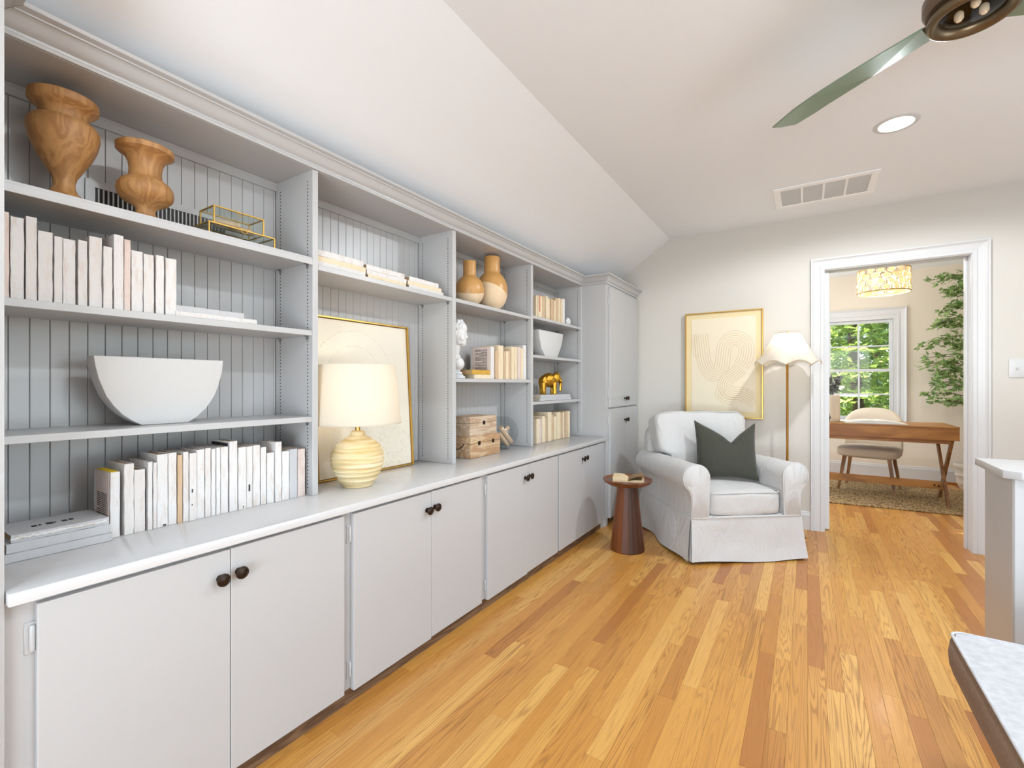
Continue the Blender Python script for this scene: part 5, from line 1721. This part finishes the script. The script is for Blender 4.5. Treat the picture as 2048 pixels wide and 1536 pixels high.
# ------------------------------------------------------------------ side table and open book
def m_acacia():
    t = NT('acacia_staves'); p = t.pos()
    sp = t.n('ShaderNodeSeparateXYZ'); t.l(p, sp.inputs[0])
    ang = t.math('ARCTAN2', sp.outputs[1], sp.outputs[0])
    st = t.math('FLOOR', t.math('MULTIPLY', ang, 16 / (2 * PI)))
    wn = t.n('ShaderNodeTexWhiteNoise', noise_dimensions='1D'); t.l(st, wn.inputs['W'])
    n = t.noise(t.map(p, (60, 60, 5)), 1.0, 4, 0.6, 0.6)
    f = t.math('ADD', t.math('MULTIPLY', wn.outputs['Value'], 0.85), t.math('MULTIPLY', n, 0.30))
    c = t.ramp(f, [(0.12, lin(52, 26, 12)), (0.42, lin(88, 46, 20)), (0.72, lin(126, 70, 30)), (0.95, lin(184, 126, 68))])
    return t.done(t.pbsdf(c, 0.45))
M['acacia'] = m_acacia()
M['acacia_top'] = m_wood('acacia_top', lin(136, 80, 40), lin(84, 44, 20), 'x', 2.0, 0.35, 4.0, coat=0.2)
TX, TY = -1.040, 3.085
t = thing('side_table', 'round reddish-brown wooden pedestal side table left of the armchair', 'table', (TX, TY, 0))
bm = B(); lathe(bm, [(0.0, 0), (0.113, 0), (0.115, 0.006), (0.112, 0.03), (0.094, 0.19), (0.078, 0.33), (0.066, 0.440), (0.0, 0.440)], 20); obj('pedestal', bm, M['acacia'], t, 15)
bm = B(); lathe(bm, [(0.0, 0.440), (0.100, 0.4405), (0.130, 0.447), (0.156, 0.462), (0.166, 0.480), (0.165, 0.485), (0.158, 0.486), (0.152, 0.480), (0.146, 0.4745), (0.0, 0.4740)], 64); obj('tray_top', bm, M['acacia_top'], t, 35)
t = thing('open_book', 'open paperback lying on the round wooden side table', 'book', (TX + 0.01, TY - 0.01, 0.4752), math.radians(16))
M['paper'] = m_fabric('aged_open_pages', lin(226, 206, 170), lin(214, 190, 150), 160, 0.15, 0.9, 0)
def half(s, ang, th):
    bm = B()
    n = 12
    prof_t, prof_b = [], []
    for i in range(n + 1):
        u = i / n
        prof_t.append((s * 0.100 * u, th * (0.35 + 0.75 * math.sin(min(1, u * 1.8) * PI / 2)) + 0.10 * ang * u * 0.8))
        prof_b.append((s * 0.100 * u, 0.0006 + 0.10 * ang * u * 0.8 * u))
    poly = prof_t + prof_b[::-1]
    prism(bm, poly, lambda a, b: (a, -0.070, b), lambda a, b: (a, 0.070, b))
    return bm
obj('left_pages', half(-1, 0.0, 0.030), [M['paper']], t, 30)
obj('right_pages', half(1, 0.0, 0.014), [M['paper']], t, 30)
bm = B()
for k in range(3):
    a = 0.10 + 0.09 * k
    vs = []
    n = 8
    for j, yy in enumerate((-0.068, 0.068)):
        vs.append([bm.verts.new((0.004 + 0.094 * i / n * math.cos(a), yy, 0.018 + 0.094 * i / n * math.sin(a) + 0.006 * math.sin(PI * i / n))) for i in range(n + 1)])
    for i in range(n): bm.faces.new((vs[0][i], vs[0][i + 1], vs[1][i + 1], vs[1][i]))
bmesh.ops.solidify(bm, geom=list(bm.faces), thickness=0.0012)
obj('lifted_pages', bm, M['pages'], t, 40)
bm = B(); box(bm, -0.103, 0.103, -0.072, 0.072, 0, 0.0008); obj('cover', bm, M['bk_tan'], t)

# ------------------------------------------------------------------ upholstered bench, near right
M['heather'] = m_fabric('heathered_pale_grey_fabric', lin(206, 206, 209), lin(160, 161, 165), 46, 0.2, 0.9, 0.1)
M['mohair'] = m_fabric('brown_velvet', lin(150, 124, 102), lin(112, 90, 72), 120, 0.4, 0.9, 0.05)
BX0, BX1, BY0, BY1 = 0.318, 1.30, 0.62, 1.664
t = thing('bench', 'bench with pale grey heathered top and brown velvet sides', 'bench', ((BX0 + BX1) / 2, (BY0 + BY1) / 2, 0))
hx, hy = (BX1 - BX0) / 2, (BY1 - BY0) / 2
bm = B()
def rrect_(w, h, r, n=6):
    return [(cx + r * math.cos(a0 + PI / 2 * k / n), cy + r * math.sin(a0 + PI / 2 * k / n)) for (cx, cy, a0) in ((w - r, h - r, 0), (-w + r, h - r, PI / 2), (-w + r, -h + r, PI), (w - r, -h + r, 1.5 * PI)) for k in range(n + 1)]
loops = []
for (z_, o_) in ((0.362, -0.012), (0.372, -0.003), (0.395, 0.004), (0.425, 0.006), (0.455, 0.003), (0.473, -0.002)):
    loops.append([bm.verts.new((x, y, z_)) for x, y in rrect_(hx + o_, hy + o_, 0.028)])
for a, b in zip(loops, loops[1:]):
    for i in range(len(a)): bm.faces.new((a[i], a[(i + 1) % len(a)], b[(i + 1) % len(a)], b[i]))
bm.faces.new(loops[0][::-1]); bm.faces.new(loops[-1])
obj('cushion_sides', bm, M['mohair'], t, 60)
bm = B()
n = 24
g = []
for j in range(n + 1):
    r_ = []
    for i in range(n + 1):
        u, v = -1 + 2 * i / n, -1 + 2 * j / n
        kx = (abs(u) ** 34 + abs(v) ** 34) ** (1 / 34)
        m_ = max(abs(u), abs(v))
        f = m_ / kx if kx > 0 else 1
        z = 0.474 + 0.020 * (1 - abs(u) ** 3) * (1 - abs(v) ** 3)
        r_.append(bm.verts.new((u * f * (hx - 0.002), v * f * (hy - 0.002), z)))
    g.append(r_)
for j in range(n):
    for i in range(n): bm.faces.new((g[j][i], g[j][i + 1], g[j + 1][i + 1], g[j + 1][i]))
bot = {}
top_o = obj('cushion_top', bm, M['heather'], t, 60)
bm = B(); tube(bm, [(x, y, 0.473) for x, y in rrect_(hx - 0.001, hy - 0.001, 0.028, 8)], 0.0038, 8, closed=True); obj('piping', bm, M['heather'], t, 60)
bm = B(); box(bm, -hx + 0.05, hx - 0.05, -hy + 0.05, hy - 0.05, 0.335, 0.366, 0.004); obj('frame', bm, M['bronze'], t)
for sx in (-1, 1):
    for sy in (-1, 1):
        bm = B(); lathe(bm, [(0.0, 0), (0.011, 0), (0.016, 0.30), (0.020, 0.336), (0, 0.336)], 14, (sx * (hx - 0.09), sy * (hy - 0.09), 0)); obj('leg', bm, M['bronze'], t, 40)
# ------------------------------------------------------------------ study beyond the doorway
bm = B(); box(bm, -1.190, -1.186, 5.24, 6.56, 0.70, 2.02)
obj('added_sun_blind', bm, M['linen'], bpy.data.objects['window_added_study'])
M['desk'] = m_wood('honey_desk_wood', lin(174, 120, 60), lin(140, 90, 42), 'x', 1.2, 0.4, 3.0)
M['deskleg'] = m_wood('honey_leg_wood', lin(150, 104, 60), lin(112, 72, 40), 'z', 1.5, 0.4, 3.0)
# jute rug
def m_jute():
    t = NT('braided_jute'); p = t.pos()
    w = t.n('ShaderNodeTexWave', wave_type='BANDS', bands_direction='DIAGONAL'); t.l(t.map(p, (1, 1, 1)), w.inputs[0])
    w.inputs['Scale'].default_value = 26; w.inputs['Distortion'].default_value = 2.0; w.inputs['Detail'].default_value = 2; w.inputs['Detail Scale'].default_value = 3
    v = t.n('ShaderNodeTexVoronoi'); t.l(t.map(p, (75, 42, 1)), v.inputs['Vector']); v.inputs['Scale'].default_value = 1.0
    h = t.math('SUBTRACT', 1.0, v.outputs['Distance'])
    c = t.ramp(h, [(0.25, lin(104, 78, 48)), (0.6, lin(176, 146, 102)), (0.9, lin(206, 180, 138))])
    n = t.noise(p, 14, 3)
    c = t.mix(t.math('MULTIPLY', n, 0.5), c, lin(150, 130, 100))
    return t.done(t.pbsdf(c, 0.95, normal=t.bump(h, 0.8, 0.008), spec=0.1))
bm = B(); box(bm, -1.30, 1.30, -0.62, 0.62, 0, 0.012, 0.004)
tag(obj('jute_rug', bm, m_jute(), None, loc=(0.62, 5.985, 0.0006), rot=(0, 0, math.radians(4.5))), 'braided natural jute rug under the study desk', 'rug')
RZT = 0.0128
# desk
DXa, DXb, DYa, DYb, DT = -0.16, 1.145, 5.610, 6.180, 0.748
t = thing('desk', 'honey-brown wooden writing desk with crossed X legs', 'desk', ((DXa + DXb) / 2, (DYa + DYb) / 2, RZT))
hx, hy = (DXb - DXa) / 2, (DYb - DYa) / 2
T_ = DT - RZT
bm = B(); box(bm, -hx, hx, -hy, hy, T_ - 0.014, T_, 0.002); obj('desk_top', bm, M['desk'], t)
bm = B()
box(bm, -hx + 0.002, hx - 0.002, -hy + 0.003, -hy + 0.021, T_ - 0.116, T_ - 0.0145); box(bm, -hx + 0.002, hx - 0.002, hy - 0.021, hy - 0.003, T_ - 0.116, T_ - 0.0145)
box(bm, -hx + 0.002, -hx + 0.020, -hy + 0.021, hy - 0.021, T_ - 0.116, T_ - 0.0145); box(bm, hx - 0.020, hx - 0.002, -hy + 0.021, hy - 0.021, T_ - 0.116, T_ - 0.0145)
obj('apron', bm, M['desk'], t)
bm = B(); box(bm, -hx, hx, -hy, hy, T_ - 0.124, T_ - 0.116, 0.001); obj('apron_bead', bm, M['desk'], t)
bm = B(); box(bm, -hx + 0.03, hx - 0.05, -hy + 0.030, -hy + 0.055, T_ - 0.160, T_ - 0.124, 0.002); obj('lower_rail', bm, M['desk'], t)
bm = B(); box(bm, -hx + 0.03, hx - 0.05, hy - 0.055, hy - 0.030, T_ - 0.160, T_ - 0.124, 0.002); obj('lower_rail', bm, M['desk'], t)
for sx in (-1, 1):
    xc = sx * (hx - 0.055)
    for k in (-1, 1):
        bm = B()
        y0, y1 = k * (hy - 0.045), -k * (hy - 0.045)
        off = 0.011 * k
        prism(bm, [(y0 - 0.028, 0), (y0 + 0.028, 0), (y1 + 0.028, T_ - 0.124), (y1 - 0.028, T_ - 0.124)], lambda a, b: (xc + off - 0.0105, a, b), lambda a, b: (xc + off + 0.0105, a, b))
        obj('leg', bm, M['deskleg'], t)
bm = B(); box(bm, -hx + 0.066, hx - 0.066, -0.075, -0.045, 0.130, 0.195, 0.002); obj('stretcher', bm, M['desk'], t)
bm = B(); lathe(bm, [(0.009, 0), (0.009, 0.003), (0, 0.004)], 12, (hx - 0.135, -0.075, 0.166), RX(PI / 2)); lathe(bm, [(0.009, 0), (0.009, 0.003), (0, 0.004)], 12, (hx - 0.105, -0.075, 0.160), RX(PI / 2)); obj('bolt', bm, M['bronze'], t)
# desk chair
M['oat'] = m_fabric('oatmeal_boucle', lin(214, 200, 180), lin(196, 180, 160), 420, 0.4, 0.95, 0.2)
t = thing('desk_chair', 'oatmeal upholstered chair with tapered wooden legs behind the desk', 'chair', (0.555, 6.205, RZT), math.radians(-13))
bm = B(); cushion(bm, 0.265, 0.245, 0.058, 4.5, 10, 0.10, M=TR(0, 0, 0.405)); obj('seat', bm, M['oat'], t, 70)
bm = B()
n, m = 20, 10
g = []
def cb(i, j, o):
    a = -1 + 2 * i / n; v = j / m
    top = 0.86 - 0.16 * abs(a) ** 2.4
    z = 0.40 + (top - 0.40) * v
    x = 0.262 * math.sin(a * 1.25) / math.sin(1.25)
    y = 0.245 - 0.075 * abs(a) ** 2.2 + 0.06 * v
    w = (1 - abs(a) ** 8) ** 0.5 * (1 - (2 * v - 1) ** 8) ** 0.5
    return (x, y + o * 0.034 * max(w, 0.05), z)
S_ = [[[bm.verts.new(cb(i, j, o)) for i in range(n + 1)] for j in range(m + 1)] for o in (-1, 1)]
for k in range(2):
    for j in range(m):
        for i in range(n):
            f = (S_[k][j][i], S_[k][j][i + 1], S_[k][j + 1][i + 1], S_[k][j + 1][i]); bm.faces.new(f if k == 0 else f[::-1])
for i in range(n):
    bm.faces.new((S_[0][0][i], S_[1][0][i], S_[1][0][i + 1], S_[0][0][i + 1])); bm.faces.new((S_[0][m][i], S_[0][m][i + 1], S_[1][m][i + 1], S_[1][m][i]))
for j in range(m):
    bm.faces.new((S_[0][j][0], S_[0][j + 1][0], S_[1][j + 1][0], S_[1][j][0])); bm.faces.new((S_[0][j][n], S_[1][j][n], S_[1][j + 1][n], S_[0][j + 1][n]))
obj('backrest', bm, M['oat'], t, 70)
for sx in (-1, 1):
    for sy in (-1, 1):
        bm = B()
        tube(bm, [(sx * 0.185, sy * 0.165, 0.365), (sx * 0.235, sy * 0.215, 0.0)], [0.024, 0.014], 4)
        for v in bm.verts:
            if v.co.z < 0.02: v.co.z = 0
        obj('leg', bm, M['deskleg'], t)
# open book and paper on the desk
t = thing('open_book', 'large open white book lying on the study desk', 'book', (0.555, 5.80, DT + 0.0006), math.radians(3))
M['white_paper'] = m_fabric('white_pages', lin(230, 229, 224), lin(220, 218, 212), 90, 0.1, 0.8, 0)
def page_half(s):
    bm = B(); n = 14
    pt = [(s * 0.235 * i / n, 0.006 + 0.026 * math.sin(PI * (0.12 + 0.88 * (i / n)) ** 0.62) * (1 - 0.35 * i / n)) for i in range(n + 1)]
    pb = [(s * 0.235 * i / n, 0.0008) for i in range(n + 1)]
    prism(bm, pt + pb[::-1], lambda a, b: (a, -0.14, b), lambda a, b: (a, 0.14, b))
    return bm
obj('left_pages', page_half(-1), M['white_paper'], t, 40); obj('right_pages', page_half(1), M['white_paper'], t, 40)
bm = B(); box(bm, -0.242, 0.242, -0.145, 0.145, 0, 0.0009); obj('cover', bm, M['bk_grey'], t)
bm = B(); box(bm, -0.15, 0.15, -0.10, 0.10, 0, 0.004, 0.001)
tag(obj('paper_pad', bm, M['white_paper'], None, loc=(0.335, 5.985, DT + 0.0006), rot=(0, 0, 0.25)), 'white paper pad lying behind the open book on the desk', 'paper')
# vase with dried stems
M['stone'] = m_fabric('cream_stoneware', lin(224, 210, 188), lin(212, 196, 172), 80, 0.2, 0.7, 0)
vx, vy = 0.208, 5.76
t = thing('desk_vase', 'cream stoneware vase with grey dried leaves at the desk edge', 'vase', (vx, vy, DT + 0.0006))
bm = B(); lathe(bm, [(0.0, 0), (0.060, 0), (0.070, 0.012), (0.074, 0.06), (0.074, 0.24), (0.070, 0.268), (0.062, 0.275), (0.056, 0.27), (0.058, 0.23), (0.0, 0.22)], 36); obj('vessel', bm, M['stone'], t, 40)
M['drygrey'] = m_plain('grey_dried_leaf', lin(128, 128, 122), 0.9)
rr = random.Random(21)
def leaf(bm, c, d, nrm, L, Wd):
    d = d.normalized(); s = d.cross(nrm).normalized()
    n2 = s.cross(d)
    a = bm.verts.new(c); b = bm.verts.new(c + d * L * 0.45 + s * Wd / 2 + n2 * L * 0.05); e = bm.verts.new(c + d * L - n2 * L * 0.06); f = bm.verts.new(c + d * L * 0.45 - s * Wd / 2 + n2 * L * 0.05); m_ = bm.verts.new(c + d * L * 0.5)
    bm.faces.new((a, b, m_)); bm.faces.new((b, e, m_)); bm.faces.new((e, f, m_)); bm.faces.new((f, a, m_))
for k in range(7):
    a = k * 2.4; tilt = 0.25 + 0.35 * rr.random()
    end = Vector((math.sin(tilt) * math.cos(a) * 0.20, math.sin(tilt) * math.sin(a) * 0.16, 0.26 + 0.17 * math.cos(tilt)))
    stem = catmull([(0, 0, 0.225), (end.x * 0.3, end.y * 0.3, 0.32), (end.x, end.y, end.z + 0.02)], 5)
    bm = B(); tube(bm, stem, 0.0016, 5); st = obj('dried_stem', bm, M['drygrey'], t)
    bm = B()
    for q in stem[4:]:
        for j in range(3):
            dv = Vector((rr.gauss(0, 1), rr.gauss(0, 1), rr.gauss(0.3, 0.8)))
            leaf(bm, q, dv, Vector((rr.gauss(0, 1), rr.gauss(0, 1), 1)).normalized(), rr.uniform(0.04, 0.065), rr.uniform(0.03, 0.045))
    o = obj('dried_leaves', bm, M['drygrey'], st, keep_normals=True); o['kind'] = 'stuff'
# chandelier
CX, CY = 0.640, 5.900
t = thing('chandelier', 'lit drum chandelier of gold hexagon lattice and clear discs in the study', 'chandelier', (CX, CY, CZ2))
R_, z0, z1 = 0.212, -0.440, -0.215
M['champ'] = m_plain('champagne_gold', lin(200, 168, 112), 0.35, 0.7)
bm = B(); lathe(bm, [(0, -0.0005), (0.06, -0.0005), (0.055, -0.02), (0.008, -0.028), (0.006, z1 + 0.01), (0, z1 + 0.01)], 24); obj('canopy_rod', bm, M['champ'], t, 40)
for z in (z0, z1):
    bm = B(); lathe(bm, [(R_ - 0.003, z - 0.005), (R_ + 0.003, z - 0.005), (R_ + 0.003, z + 0.005), (R_ - 0.003, z + 0.005), (R_ - 0.003, z - 0.005)], 48, cap0=False, cap1=False); obj('ring', bm, M['champ'], t)
NH = 16
hw3 = 2 * PI / NH
rows3 = 4
hh3 = (z1 - z0) / rows3
M['disc'] = m_shade('frosted_capiz', lin(240, 226, 196), 0.35)
for rrow in range(rows3):
    for k in range(NH):
        a = hw3 * (k + 0.5 * (rrow % 2)); zc = z0 + hh3 * (rrow + 0.5)
        pts = []
        for q in range(6):
            b = PI / 6 + q * PI / 3
            aa = a + math.cos(b) * hw3 * 0.56; zz = zc + math.sin(b) * hh3 * 0.66
            pts.append((R_ * math.cos(aa), R_ * math.sin(aa), min(max(zz, z0), z1)))
        bm = B(); tube(bm, pts, 0.0032, 5, closed=True); hxo = obj('hexagon', bm, M['champ'], t)
        bm = B()
        Mx = TR(R_ * 0.985 * math.cos(a), R_ * 0.985 * math.sin(a), zc) @ RZ(a) @ RY(PI / 2)
        lathe(bm, [(0.0, -0.001), (0.024, -0.001), (0.026, 0.0), (0.024, 0.001), (0, 0.0022)], 12, M=Mx); obj('disc', bm, M['disc'], hxo)
for k in range(8):
    a = 2 * PI * k / 8
    bm = B(); lathe(bm, [(0.0, -0.001), (0.055, -0.001), (0.058, 0.0), (0.055, 0.001), (0, 0.003)], 16, (0.135 * math.cos(a), 0.135 * math.sin(a), z0 + 0.004)); obj('bottom_disc', bm, M['disc'], t)
M['bulb2'] = m_bulb('chandelier_bulb', (1.0, 0.86, 0.62), 9.0)
for k in range(4):
    a = PI / 4 + PI / 2 * k
    bm = B(); ico(bm, (0.10 * math.cos(a), 0.10 * math.sin(a), (z0 + z1) / 2 + 0.015), 0.020, (1, 1, 1.5), 2); obj('bulb', bm, M['bulb2'], t, 60)
bm = B()
for k in range(4):
    a = PI / 4 + PI / 2 * k
    tube(bm, [(0, 0, z1), (0.10 * math.cos(a), 0.10 * math.sin(a), z1 - 0.03), (0.10 * math.cos(a), 0.10 * math.sin(a), z1 - 0.07)], 0.004, 6)
    tube(bm, [(0, 0, z1), (R_ * math.cos(a), R_ * math.sin(a), z1)], 0.003, 6)
obj('arms', bm, M['champ'], t)
lamp('chandelier_light', 'POINT', (CX, CY, CZ2 + (z0 + z1) / 2), 30, (1.0, 0.95, 0.86), shadow_soft_size=0.08)
# potted tree
M['pot'] = m_fabric('white_ribbed_planter', lin(228, 222, 212), lin(216, 208, 196), 60, 0.2, 0.6, 0)
PX, PY = 1.500, 6.800
t = thing('potted_tree', 'tall leafy indoor tree in a white ribbed planter by the study wall', 'potted tree', (PX, PY, 0))
bm = B()
prof = [(0.0, 0), (0.105, 0), (0.115, 0.01), (0.135, 0.06), (0.142, 0.075), (0.140, 0.085), (0.150, 0.145), (0.157, 0.155), (0.152, 0.165), (0.155, 0.225), (0.162, 0.235), (0.165, 0.262), (0.160, 0.278), (0.150, 0.28), (0.146, 0.262), (0.14, 0.25), (0, 0.25)]
lathe(bm, prof, 44); obj('planter', bm, M['pot'], t, 40)
M['bark'] = m_wood('tree_bark', lin(120, 96, 72), lin(82, 62, 46), 'z', 3, 0.9)
bm = B(); trunk = catmull([(0, 0, 0.24), (0.02, -0.02, 0.7), (-0.02, 0.0, 1.2), (0.02, -0.02, 1.7), (0.0, 0.0, 2.25)], 6)
tube(bm, trunk, [0.018 - 0.0005 * i for i in range(len(trunk))], 8); obj('trunk', bm, M['bark'], t, 60)
def m_leaf(name, a, b):
    tt = NT(name); p = tt.pos(); n = tt.noise(p, 7, 2)
    n2 = tt.noise(p, 40, 1)
    c = tt.mix(tt.ramp(n2, [(0.4, (0, 0, 0)), (0.62, (1, 1, 1))]), a, b)
    d = tt.n('ShaderNodeBsdfPrincipled'); d.inputs['Roughness'].default_value = 0.45; tt.l(c, d.inputs['Base Color'])
    tr = tt.n('ShaderNodeBsdfTranslucent'); tt.l(c, tr.inputs[0]); mx = tt.n('ShaderNodeMixShader'); mx.inputs[0].default_value = 0.3
    tt.l(d.outputs[0], mx.inputs[1]); tt.l(tr.outputs[0], mx.inputs[2])
    return tt.done(mx.outputs[0])
M['leaf'] = m_leaf('indoor_leaf', lin(112, 146, 84), lin(176, 196, 128))
rr = random.Random(33)
fol = B()
branches = []
for k in range(30):
    z = 0.98 + 1.40 * (k / 29)
    a = PI + rr.gauss(0, 0.55) if k % 3 else rr.uniform(0, 2 * PI)
    L = rr.uniform(0.22, 0.46) * (1.0 if z < 2.1 else 0.75)
    dv = Vector((math.cos(a), math.sin(a) * 0.45 - 0.15, rr.uniform(-0.25, 0.25)))
    o0 = Vector((0, 0, z - 0.1))
    P_ = catmull([o0, o0 + dv * L * 0.5 + Vector((0, 0, 0.04)), o0 + dv * L], 5)
    bm = B(); tube(bm, P_, [0.005 - 0.0003 * i for i in range(len(P_))], 5); obj('branch', bm, M['bark'], t)
    for q in P_[3:]:
        for j in range(5):
            d2 = (dv + Vector((rr.gauss(0, 0.7), rr.gauss(0, 0.7), rr.gauss(0, 0.6))))
            c = q + Vector((rr.gauss(0, 0.022), rr.gauss(0, 0.022), rr.gauss(0, 0.02)))
            if c.y + PY > 7.02: continue
            d2.y = min(d2.y, 0.3)
            leaf(fol, c, d2, Vector((rr.gauss(0, 0.5), rr.gauss(-0.4, 0.5), 1)).normalized(), rr.uniform(0.050, 0.085), rr.uniform(0.030, 0.048))
o = obj('foliage', fol, M['leaf'], t, keep_normals=True); o['kind'] = 'stuff'

# ------------------------------------------------------------------ garden outside the study window
M['grass'] = m_plain('lawn', lin(92, 124, 56), 0.95)
bm = B(); box(bm, -14, 14, 7.6, 30, -3.1, -3.0)
g_ = obj('lawn', bm, M['grass']); g_['kind'] = 'structure'
M['leaf_a'] = m_leaf('sunlit_leaf_light', lin(150, 176, 74), lin(200, 214, 120))
M['leaf_b'] = m_leaf('sunlit_leaf_deep', lin(70, 104, 42), lin(126, 154, 66))
def garden_tree(label, x, y, h, rad, mat, seed, n):
    t = thing('garden_tree', label, 'tree', (x, y, -3.0), 0, 'trees outside the study window')
    rr = random.Random(seed)
    bm = B(); tube(bm, catmull([(0, 0, 0), (0.1, 0.05, h * 0.4), (-0.05, 0, h * 0.8), (0, 0, h)], 5), [0.16 - 0.009 * i for i in range(16)], 9); obj('trunk', bm, M['bark'], t, 60)
    f = B()
    for k in range(n):
        # horizontal layered sprays
        a = rr.uniform(0, 2 * PI); lev = rr.randint(0, 15); z = h * (0.18 + 0.80 * lev / 15) + rr.gauss(0, 0.05)
        rmax = rad * (1.0 - 0.5 * (lev / 15)) 
        r = rmax * math.sqrt(rr.random()) ** 0.7
        c = Vector((r * math.cos(a), r * math.sin(a), z - 0.16 * (r / rad) ** 2 + 0.10 * math.sin(a * 5 + lev)))
        leaf(f, c, Vector((math.cos(a) + rr.gauss(0, .8), math.sin(a) + rr.gauss(0, .8), rr.gauss(-0.1, 0.35))), Vector((rr.gauss(0, 0.5), rr.gauss(-0.3, 0.5), 1)).normalized(), rr.uniform(0.12, 0.24), rr.uniform(0.07, 0.13))
    o = obj('foliage', f, M[mat], t, keep_normals=True); o['kind'] = 'stuff'
garden_tree('bright yellow-green tree nearest outside the study window', 0.75, 10.7, 6.6, 1.9, 'leaf_a', 1, 13000)
garden_tree('darker green tree at the right outside the study window', 4.7, 11.6, 6.8, 1.7, 'leaf_b', 2, 7000)
garden_tree('dense dark green tree standing farthest behind outside the window', 1.6, 16.2, 7.8, 2.5, 'leaf_b', 3, 16000)
garden_tree('darker green tree at the left outside the study window', -2.6, 12.0, 6.6, 1.4, 'leaf_b', 4, 5000)
